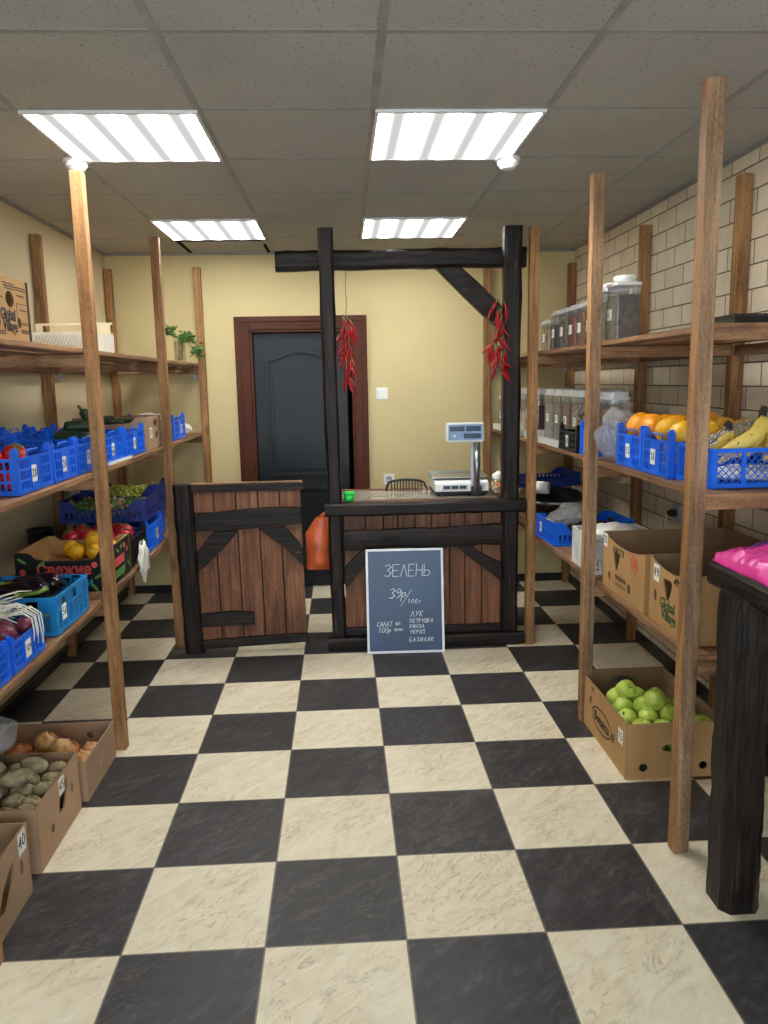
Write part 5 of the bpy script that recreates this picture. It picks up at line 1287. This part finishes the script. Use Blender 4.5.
for k, (p1, p2, p3) in enumerate((((1.50, 2.50, z + .16), (1.475, 2.45, z + .12), (1.435, 2.425, z + .075)), ((1.515, 2.51, z + .15), (1.51, 2.47, z + .10), (1.49, 2.43, z + .06)), ((1.52, 2.54, z + .15), (1.53, 2.52, z + .09), (1.53, 2.46, z + .05)))):
    banana(BX2, (stalk, p1, p2, p3), .021)
m = MB(); m.tube([stalk + Vector((0, 0, -.008)), stalk + Vector((-.004, .004, .014)), stalk + Vector((-.012, .006, .024))], [.012, .012, .010], 9); m.build('stalk', 'banana_end', BX2)
BX3 = thing('banana_bunch', 'small banana bunch behind, its dark stalk beside the clear film', 'bananas', (1.30, 2.59, z + .09))
stalk = Vector((1.315, 2.60, z + .172))
for k, (p1, p2, p3) in enumerate((((1.31, 2.595, z + .15), (1.28, 2.585, z + .11), (1.20, 2.58, z + .075)), ((1.325, 2.585, z + .15), (1.32, 2.585, z + .10), (1.26, 2.555, z + .06)))):
    banana(BX3, (stalk, p1, p2, p3), .02)
m = MB(); m.tube([stalk + Vector((0, 0, -.006)), stalk + Vector((-.002, .002, .014)), stalk + Vector((-.012, .004, .024))], [.013, .014, .011], 9); m.build('stalk', 'banana_end', BX3)
lumpy_bag('plastic_bag', 'clear crinkled film bag lying behind the bananas in the lattice crate', 'bag', (1.365, 2.60, z + .135), (.15, .035, .06), 'film', 33, .4, (0, -.25, 0))
m = MB(); blobmesh(m, (1.345, 2.5, z + .035), (.16, .085, .025), 35, .25, 4, None, 2.4); tag(m.build('plastic_bag', 'garlic', loc=(1.345, 2.5, z + .035)), 'pale plastic lining under the bananas in the lattice crate', 'bag')
lumpy_bag('plastic_bag', 'crumpled clear bag hanging over the shelf edge beyond the orange crates', 'bag', (1.15, 3.235, z + .115), (.085, .048, .105), 'film', 41, .4, (.1, .35, .2), None, 2.2)

# ---- low shelf
z = ZR[2] + .0015
def stamp(m, X, r):
    n = 28
    for (a, b) in ((1, .88), (.72, .66)): m.prism(disc(0, 0, r * a, r * a, n), .0006, X, 0, [disc(0, 0, r * b, r * b, n)])
    for dx in (-.3, 0, .3): m.box(dx * r - r * .07, dx * r + r * .07, -r * .45, r * .45, 0, .0006, 0, X)
    m.box(-r * .4, r * .4, -r * .06, r * .06, 0, .0008, 0, X)
t, face = carton('fruit_box', 'big open cardboard fruit box with a red round stamp on the low right shelf', (1.39, 3.03, z), (.54, .475, .232),
    {'-x': [tear(.165, .135, .075, .075), disc(.085, .055, .015, .02), disc(.40 - .09, .055, .018, .02)]}, {'-x': .03, '+y': .0, '-y': .02}, 'kraft', 'kraft_in')
m = MB(); stamp(m, face('-x', .365, .168), .036); m.build('red_stamp', 'ink_red', t)
m = MB(); strokes(m, 'VОNТКА', face('-x', .12, .168), .026, .0032, 0, .0006, .85, .2); m.build('handwriting', 'ink', t)
m = MB(); X = face('-x', .215, .062); print_text(m, 'PACKED IN', X, .026, 0, bold=.0006, sx=.9)
for dy in (-.014, -.024): m.box(-.06, .06, dy - .0015, dy + .0015, -.0004, .0005, 0, X)
m.build('printed_lettering', 'ink', t)
price_tag(t, face('-x', .03, .20), '35', .045, .055)
t, face = carton('fruit_box', 'open cardboard fruit box with green lettering behind the near right post on the low shelf', (1.40, 2.60, z), (.545, .345, .238),
    {'-x': [tear(.165, .145, .075, .075), disc(.06, .10, .014, .022), disc(.30, .09, .012, .02)]}, {'-x': .028}, 'kraft', 'kraft_in')
m = MB(); X = face('-x', .168, .072); print_text(m, 'Global', X, .056, 0, bold=.0012, sx=.85); print_text(m, 'Village', X @ Matrix.Translation((.014, -.038, 0)), .056, 0, bold=.0012, sx=.85); m.build('printed_lettering', 'ink_green', t)
m = MB(); strokes(m, '499', face('-x', .215, .178), .026, .004, 0, .0006, .7, .25); m.build('handwriting', 'ink', t)
price_tag(t, face('-x', .065, .185), '49', .05, .062)
M['melon_rind'] = plain('melon_rind', (120, 140, 70), .5, var=.2)
for i, (x, y) in enumerate(((1.20, 2.62), (1.19, 2.50), (1.31, 2.57))):
    lathe_fruit('pale_melon', 'green fruit inside the box with green lettering, seen through its hand hole', 'fruit', (x, y, z + .084), .06, EGG, 'melon_rind', (R.uniform(-.3, .3), 0, 0), 'green fruit in the lettered box')
# white slatted crate
crate('white_crate', 'white slatted crate on the low right shelf beyond the big cardboard box', (1.27, 3.55, z), (.32, .30, .175), 'white_plastic', 'plain', None, .0, False)
lumpy_bag('plastic_bag', 'white crumpled bag in the white slatted crate', 'bag', (1.27, 3.55, z + .165), (.115, .11, .045), 'garlic', 51, .2, (0, 0, 0), None, 3.0)
shallow_crate('grape_crate', 'blue crate of dark grapes in the middle of the low right shelf', (1.33, 4.22, z), (.44, .33, .125), 'blue', .05, None)
price = bpy.data.objects['grape_crate.002'] if 'grape_crate.002' in bpy.data.objects else None
price_tag(price, frame((1.33 - .22 - .0145, 4.25, z + .07), (0, -1, 0), (0, 0, 1)), '95', .045, .05)
berries('grape_heap', 'heap of dark blue grapes in the blue crate on the low right shelf', 'grapes', 1.125, 1.535, 4.075, 4.365, z + .008, .0125, [plain('blue_grape', (44, 52, 88), .3, var=.3), plain('violet_grape', (70, 62, 92), .3, var=.3)], 420, 15, .085)
lumpy_bag('plastic_bag', 'clear bag lying on the dark grapes', 'bag', (1.25, 4.20, z + .15), (.12, .10, .045), 'film', 61, .4, (0, -.3, .4))
# black sack, navy crate and roll at the back
lumpy_bag('black_sack', 'big black sack at the far end of the low right shelf', 'sack', (1.33, 4.95, z + .115), (.20, .34, .09), 'dark_bag', 71, .2, (0, 0, 0), None, 1.6)
shallow_crate('grape_crate', 'empty navy crate on the black sack at the far end of the low right shelf', (1.30, 5.05, z + .205), (.42, .32, .085), 'navy', .06, None)
t = thing('paper_roll', 'white paper roll lying in front of the navy crate by the pine post', 'roll', (1.20, 4.76, z + .20))
X = Matrix.Translation((1.165, 4.76, z + .222)) @ Matrix.Rotation(PI / 2, 4, 'Y') @ Matrix.Rotation(.5, 4, 'X')
m = MB(); m.lathe([(.014, 0), (.038, 0), (.038, .11), (.014, .11), (.014, 0)], 22, 0, X); m.build('paper', 'paper', t)
m = MB(); m.lathe([(.0115, .001), (.0138, .001), (.0138, .109), (.0115, .109), (.0115, .001)], 18, 0, X); m.build('core', 'kraft', t)

# ---- apple box on the floor
t, face = carton('floor_box', 'cardboard box of green apples on the floor under the right shelves', (1.258, 3.075, 0), (.385, .59, .228),
    {'-y': [disc(.185, .125, .046, .017, 16), disc(.07, .048, .017, .017), disc(.308, .048, .017, .017)], '+y': [disc(.19, .17, .05, .022, 18)], '-x': [disc(.15, .145, .015, .02), disc(.44, .10, .015, .02)]}, {'+y': -.0}, 'kraft', 'kraft_in', None, raise_floor=.06)
m = MB(); X = face('-x', .30, .105)
m.prism(disc(0, 0, .125, .052, 32), .0005, X, 0, [disc(0, 0, .118, .046, 32)]); print_text(m, 'Bonanza', X @ Matrix.Translation((0, -.02, 0)), .062, 0, bold=.001, sx=.9); m.build('printed_logo', 'ink', t)
m = MB(); strokes(m, '95', face('-x', .16, .185), .03, .003, 0, .0006); m.build('handwriting', 'ink', t)
price_tag(t, face('-x', .525, .15), '15', .05, .06)
GA = 'green apples in the floor box'
lowa = [(x, y) for y in (2.85, 2.94, 3.03, 3.12, 3.21) for x in (1.125, 1.21, 1.295, 1.38)]
for (x, y) in lowa: apple('green apple in the lower layer of the floor box', (x, y, .066 + .036), .038, (R.uniform(-.4, .4), R.uniform(-.4, .4), 0), GA + ', lower layer')
tops = {'front': [(1.15, 2.845, .172), (1.235, 2.84, .166), (1.315, 2.845, .176), (1.395, 2.85, .172)], 'second': [(1.12, 2.915, .182), (1.20, 2.905, .19), (1.285, 2.91, .198), (1.365, 2.915, .184)],
        'third': [(1.125, 2.995, .198), (1.205, 2.985, .205), (1.29, 2.99, .198), (1.375, 3.0, .185)], 'rear': [(1.13, 3.075, .206), (1.215, 3.07, .21), (1.30, 3.075, .20)]}
for rn, row in tops.items():
    for i, (x, y, h) in enumerate(row):
        apple(f'green apple on top of the floor box, {rn} row, {place(i, len(row))}', (x, y, h + .004), .0405, (R.uniform(-1.3, 1.3), R.uniform(-1.2, 1.2), 0), GA)
apple('green apple topmost on the heap at the left of the floor box', (1.15, 3.035, .264), .039, (.9, .5, 0), GA)
apple('green apple resting high in the middle of the heap in the floor box', (1.24, 2.945, .252), .042, (-1.2, .3, 0), GA)

# ================================================================== ON AND AT THE COUNTER
zc = .868
# electronic scale
S = thing('shop_scale', 'white electronic shop scale with a raised display on the counter', 'scale', (.70, 4.72, zc))
m = MB(); m.box(.545, .86, 4.575, 4.86, zc + .008, zc + .028); m.build('base', 'black_plastic', S, bevel=.006)
for sx in (.565, .84):
    for sy in (4.6, 4.835):
        m = MB(); m.lathe([(.012, 0), (.014, .008)], 10, 0, Matrix.Translation((sx, sy, zc + .0002))); m.build('foot', 'black_plastic', S)
m = MB(); X = frame((.541, 4.575, zc + .028), (0, 1, 0), (0, 0, 1)); X = frame((.541, 0, 0), (0, 1, 0), (0, 0, 1))
m.prism([(4.565, zc + .028), (4.87, zc + .028), (4.87, zc + .092), (4.60, zc + .092), (4.575, zc + .075)], .323, X); m.build('housing', 'white_plastic', S, bevel=.006)
m = MB(); m.box(.585, .735, 4.566, 4.575, zc + .038, zc + .068); m.build('front_display', 'grey_plastic', S, bevel=.002)
for i in range(3):
    m = MB(); m.box(.592 + i * .048, .632 + i * .048, 4.5645, 4.567, zc + .044, zc + .062); m.build('digit_window', 'screen', S)
m = MB(); m.box(.75, .84, 4.5655, 4.572, zc + .036, zc + .07); m.build('keypad', 'grey_plastic', S)
m = MB(); m.box(.685, .72, 4.72, 4.76, zc + .092, zc + .104); m.build('pan_support', 'black_plastic', S)
m = MB(); m.box(.53, .865, 4.60, 4.865, zc + .104, zc + .110); m.box(.53, .865, 4.859, 4.865, zc + .110, zc + .118); m.box(.53, .536, 4.606, 4.859, zc + .110, zc + .118); m.box(.859, .865, 4.606, 4.859, zc + .110, zc + .118); m.build('weighing_pan', 'chrome', S, bevel=.002)
m = MB(); m.box(.755, .82, 4.553, 4.575, zc + .001, zc + .06); m.build('pole_clamp', 'black_plastic', S, bevel=.004)
m = MB(); m.lathe([(.02, 0), (.02, .30)], 16, 0, Matrix.Translation((.787, 4.545, zc + .03))); m.build('display_pole', 'chrome', S)
m = MB(); m.box(.755, .775, 4.555, 4.572, zc + .05, zc + .325); m.build('pole_cover', 'grey_plastic', S, bevel=.003)
m = MB(); T = Matrix.Translation((.715, 4.54, zc + .378)) @ Matrix.Rotation(-.12, 4, 'X'); m.box(-.112, .112, -.022, .022, -.058, .058, 0, T); hd = m.build('display_head', 'white_plastic', S, bevel=.012, seg=3)
m = MB(); m.box(-.100, .100, -.0246, -.0222, -.045, .045, 0, T); m.build('display_face', plain('pale_blue_panel', (124, 152, 188), .3), S)
for (a, b, c, d) in ((-.09, -.005, .006, .034), (.005, .09, .006, .034), (-.01, .09, -.036, -.008)):
    m = MB(); m.box(a, b, -.0262, -.0248, c, d, 0, T); m.build('digit_window', 'screen', S)
    m = MB(); w = (b - a - .016) / 4
    for i in range(4): 
        x = a + .008 + i * w; 
        for (e, f, g, h) in ((.1, .9, .5, .56), (.1, .9, .1, .16), (.1, .9, .86, .92), (.08, .2, .12, .9), (.8, .92, .12, .9)): m.box(x + e * w * .85, x + f * w * .85, -.0268, -.0264, c + .004 + g * (d - c - .008), c + .004 + h * (d - c - .008), 0, T)
    m.build('digits', 'screen_dark', S)
m = MB(); m.lathe([(.009, 0), (.009, .004), (0, .004)], 14, 0, T @ Matrix.Translation((-.065, -.0246, -.022)) @ Matrix.Rotation(PI / 2, 4, 'X')); m.build('indicator', 'white_plastic', S)
# sweets bag
t = thing('sweets_bag', 'clear bag of colourful wrapped sweets with a white top on the counter beside the scale', 'sweets', (.905, 4.60, zc + .0005))
m = MB(); blobmesh(m, (.916, 4.58, zc + .05), (.047, .045, .048), 81, .12, 3); m.build('bag_film', 'clear', t)
cm = [plain('sweet_red', (220, 44, 44), .3), plain('sweet_yellow', (248, 206, 60), .3), plain('sweet_orange', (246, 132, 40), .3), plain('sweet_white', (240, 236, 226), .3), plain('sweet_green', (110, 176, 70), .3)]
m = MB(); rr = random.Random(5)
for i in range(90):
    d = Vector((rr.gauss(0, 1), rr.gauss(0, 1), rr.gauss(0, 1))).normalized() * rr.uniform(.4, .86)
    c = Vector((.916 + d.x * .042, 4.58 + d.y * .040, zc + .050 + d.z * .040)); blobmesh(m, c, (.011, .0085, .008), i, 0, 1, rotm(rr.uniform(0, 3), rr.uniform(0, 3), 0), 1, i % 5)
m.build('wrapped_sweets', cm, t)['kind'] = 'stuff'
m = MB(); blobmesh(m, (.925, 4.595, zc + .108), (.034, .022, .034), 83, .4, 3); m.build('white_bag_top', 'garlic', t)
# green tub
t = thing('green_tub', 'small bright green plastic tub on the left end of the counter', 'tub', (.026, 4.455, zc + .0015))
X = Matrix.Translation((.032, 4.476, zc + .002)); m = MB(); m.lathe([(0, 0), (.027, 0), (.032, .038)], 22, 0, X); m.build('tub_body', 'lime', t)
m = MB(); m.lathe([(.0345, .038), (.0345, .050), (.03, .054), (0, .054)], 22, 0, X); m.build('lid', 'lime', t)
# wire rack behind the scale
t = thing('wire_rack', 'dark arched wire rack standing on the counter behind the scale', 'rack', (.40, 4.86, zc))
m = MB()
for y in (4.83, 4.885):
    pts = [(.265 + .26 * i / 14, y, zc + .004 + .066 * (math.sin(PI * min(1, i / 14 * 1.0)) ** .2 if 0 < i < 14 else 0)) for i in range(15)]
    m.tube(pts, .0042, 6)
m.build('arched_frame', 'wire', t)
for i in range(2, 13):
    m = MB(); x = .265 + .26 * i / 14; zz = zc + .004 + .066 * math.sin(PI * i / 14) ** .2
    m.tube([(x, 4.83, zz - .003), (x, 4.83, zc + .004), (x, 4.885, zc + .004), (x, 4.885, zz - .003)], .0022, 5); m.build('wire', 'wire', t)
# orange carrier bag hanging behind the counter
t = thing('carrier_bag', 'orange carrier bag hanging in the gap between the gate and the counter', 'bag', (-.15, 4.6, .43))
m = MB(); vs = []; fs = []; nx, nz = 12, 16
def bagpt(u, v, s):
    w = .5 - .12 * max(0, v - .72) / .28; x = -.158 + (u - .5) * .15 * (1 - .45 * max(0, v - .7) / .3) + (.03 * max(0, v - .7) / .3)
    th = .045 * math.sin(PI * u) ** .6 * (1 - .85 * max(0, v - .55) / .45) * (.35 + .65 * min(1, v / .12))
    wr = .007 * noise.noise(Vector((u * 6, v * 7, s * 3.3)))
    return (x + .004 * noise.noise(Vector((v * 5, s, 2))), 4.63 + s * (th + wr * math.sin(PI * u)), .435 + v * .32)
for s in (-1, 1):
    b = len(vs); vs += [bagpt(i / nx, j / nz, s) for j in range(nz + 1) for i in range(nx + 1)]
    fs += [(b + j * (nx + 1) + i, b + j * (nx + 1) + i + 1, b + (j + 1) * (nx + 1) + i + 1, b + (j + 1) * (nx + 1) + i) for j in range(nz) for i in range(nx)]
m.add(vs, fs, 0, True); m.build('bag_body', 'orange_bag', t)
m = MB(); m.tube([(-.145, 4.63, .75), (-.10, 4.625, .79), (-.052, 4.62, .80)], [.014, .008, .006], 8); m.build('bag_handle', 'orange_bag', t)
m = MB(); m.tube([(-.0415, 4.62, .817), (-.052, 4.62, .817), (-.059, 4.62, .80), (-.052, 4.62, .785)], .003, 6); tag(m.build('bag_hook', 'wire', loc=(-.045, 4.62, .8)), 'small dark hook on the counter side holding the orange bag', 'hook')

# chilli strings
def chilli(root, p, d, L, r, bend):
    p = Vector(p); d = Vector(d).normalized(); sd = d.cross(Vector((0, 1, 0))); sd = sd.normalized() if sd.length > .01 else Vector((1, 0, 0))
    n = 9; pts = [p + d * L * i / n + sd * bend * (i / n) ** 2 for i in range(n + 1)]
    rad = [r * (.55, .95, 1.05, 1, .92, .82, .68, .5, .32, .08)[i] for i in range(n + 1)]
    m = MB(); m.tube(pts, rad, 8); o = m.build('chilli_pod', 'chili', root)
    m = MB(); m.tube([p + d * .004, p - d * .006, p - d * .02 + Vector((0, 0, .004))], [r * .62, r * .5, .0015], 6); m.build('pod_stem', 'stem_green', o)
def chilli_string(label, x, y, ztop, zbot, thread_top, n, seed, spread):
    rr = random.Random(seed); t = thing('chilli_string', label, 'chillies', (x, y, thread_top))
    m = MB(); k = 16
    pts = [(x + .003 * math.sin(i * 1.7), y, thread_top + (zbot + .09 - thread_top) * i / k) for i in range(k + 1)]
    m.tube(pts, .0016, 5); m.build('thread', 'thread', t)
    for i in range(n):
        s = i / (n - 1); zz = ztop + (zbot + .10 - ztop) * s
        sidex = rr.choice((-1, 1)) * rr.uniform(.1, 1) * spread(s)
        p = Vector((x + sidex * .028, y + rr.uniform(-.016, .012), zz))
        d = (sidex * .45 + rr.uniform(-.5, .5), rr.uniform(-.3, .3), -1)
        chilli(t, p, d, rr.uniform(.055, .10), rr.uniform(.0075, .011), rr.uniform(-.035, .035))
    return t
chilli_string('string of red chillies hanging from a thread in front of the dark door', .043, 4.52, 1.90, 1.462, 2.168, 44, 3, lambda s: 1.1 if s < .35 else .5 if s < .45 else .8 if s < .8 else .35)
t = chilli_string('string of red chillies hanging from the diagonal brace beside the right post', .890, 4.412, 1.968, 1.50, 1.985, 44, 8, lambda s: 1.5 if s < .12 else .7 if s < .45 else 1.7 if .55 < s < .85 else .9)

m = MB(); m.tube([(.890, 4.512, 1.983), (.890, 4.45, 1.984), (.890, 4.406, 1.986)], .003, 6); m.build('nail', 'steel', CT)
# pink bag on the near counter
zb = 1.003
t = thing('pink_bag', 'bright pink plastic bag with purple print lying on the near black counter', 'bag', (1.32, 1.95, zb))
m = MB(); n1, n2 = 84, 90; vs = []
x0, x1, y0, y1 = 1.095, 1.62, 1.5, 2.225
for j in range(n2 + 1):
    for i in range(n1 + 1):
        u, v = i / n1, j / n2
        e = min(u, 1 - u, v, 1 - v); hgt = .048 * min(1, e / .07) ** .5 + .010 * noise.noise(Vector((u * 22, v * 26, 2.2))) + .007 * abs(noise.noise(Vector((u * 38 + v * 20, v * 44, 8.1))))
        w = noise.noise(Vector((u * 5, v * 6, 1.3))) * .012 + noise.noise(Vector((u * 14, v * 12, 4.1))) * .006 + abs(noise.noise(Vector((u * 9 + v * 6, v * 3, 7)))) * .014
        x = x0 + (x1 - x0) * u + .014 * noise.noise(Vector((v * 7, 3, 0))) * (1 - abs(2 * u - 1)) ; y = y0 + (y1 - y0) * v + .012 * noise.noise(Vector((u * 7, 9, 0)))
        vs.append((x + (.01 * noise.noise(Vector((v * 8, 1, 5))) if u in (0, 1) else 0), y, zb + .004 + max(0, hgt + w * min(1, e / .03))))
N = (n1 + 1) * (n2 + 1)
vs += [(v[0], v[1], zb) for v in vs[:N]]
fs = [(j * (n1 + 1) + i, j * (n1 + 1) + i + 1, (j + 1) * (n1 + 1) + i + 1, (j + 1) * (n1 + 1) + i) for j in range(n2) for i in range(n1)]
ring = [i for i in range(n1)] + [j * (n1 + 1) + n1 for j in range(n2)] + [n2 * (n1 + 1) + i for i in range(n1, 0, -1)] + [j * (n1 + 1) for j in range(n2, 0, -1)]
fs += [(a, a + N, b + N, b) for a, b in zip(ring, ring[1:] + ring[:1])]
fs += [tuple(reversed([r + N for r in ring]))]
m.add(vs, fs, 0, True); pk = m.build('bag_film', 'pink_bag', t)
# purple print follows the film
m = MB(); pts2 = []
def zat(u, v):
    i = min(n1 - 1, int(u * n1)); j = min(n2 - 1, int(v * n2)); a = u * n1 - i; b = v * n2 - j
    g = lambda i, j: vs[j * (n1 + 1) + i]
    P = [Vector(g(i, j)), Vector(g(i + 1, j)), Vector(g(i, j + 1)), Vector(g(i + 1, j + 1))]
    return (P[0] * (1 - a) + P[1] * a) * (1 - b) + (P[2] * (1 - a) + P[3] * a) * b
for (ua, ub, va, vb) in ((.07, .42, .845, .895), (.12, .40, .925, .948)):
    g = 30; q = []
    for jj in range(7):
        for ii in range(g + 1):
            s = ii / g; tt = jj / 6; k = math.sin(PI * s) ** .5
            q.append(zat(ua + (ub - ua) * s, (va + vb) / 2 + (vb - va) * (tt - .5) * k + .02 * math.sin(s * 5)) + Vector((0, 0, .0022)))
    m.add(q, [(j * (g + 1) + i, j * (g + 1) + i + 1, (j + 1) * (g + 1) + i + 1, (j + 1) * (g + 1) + i) for j in range(6) for i in range(g)], 0, True)
m.build('purple_print', 'purple_print', t)

# ------------------------------------------------------------------ light and camera
w = bpy.data.worlds.new('overcast_day'); sc.world = w; w.use_nodes = True
nt = w.node_tree; nt.nodes.clear()
bg = nt.nodes.new('ShaderNodeBackground'); ou = nt.nodes.new('ShaderNodeOutputWorld'); nt.links.new(bg.outputs[0], ou.inputs[0])
bg.inputs[0].default_value = (.80, .90, 1.0, 1); bg.inputs[1].default_value = 5.0
la = bpy.data.lights.new('window_portal', 'AREA'); la.shape = 'RECTANGLE'; la.size = WX1 - WX0; la.size_y = WZ1 - WZ0
la.cycles.is_portal = True
lo = bpy.data.objects.new('window_portal', la); COL.objects.link(lo); lo.location = ((WX0 + WX1) / 2, YF - .2, (WZ0 + WZ1) / 2); lo.rotation_euler = (PI / 2, 0, 0)

f, pi_, ro, ya = 782.1151, .16605, -.01883, .05173
import json
cy, sy = math.cos(ya), math.sin(ya)
P = [782.1151, .166, -.0188, .0517]
fw = Vector((sy * math.cos(P[1]), cy * math.cos(P[1]), -math.sin(P[1]))); r0 = Vector((cy, -sy, 0)); u0 = r0.cross(fw)
rt = r0 * math.cos(P[2]) + u0 * math.sin(P[2]); up = -r0 * math.sin(P[2]) + u0 * math.cos(P[2])
cam = bpy.data.cameras.new('camera'); co = bpy.data.objects.new('camera', cam); COL.objects.link(co)
co.matrix_world = Matrix(((rt.x, up.x, -fw.x, 0), (rt.y, up.y, -fw.y, 0), (rt.z, up.z, -fw.z, 1.551), (0, 0, 0, 1)))
cam.sensor_fit = 'HORIZONTAL'; cam.sensor_width = 36; cam.lens = f / 768 * 36; cam.clip_start = .02
sc.camera = co
sc.cycles.max_bounces = 14; sc.cycles.diffuse_bounces = 8; sc.cycles.transparent_max_bounces = 16
sc.view_settings.view_transform = 'Standard'; sc.view_settings.look = 'None'; sc.view_settings.gamma = 1; sc.view_settings.use_curve_mapping = False
sc.view_settings.exposure = 0.62
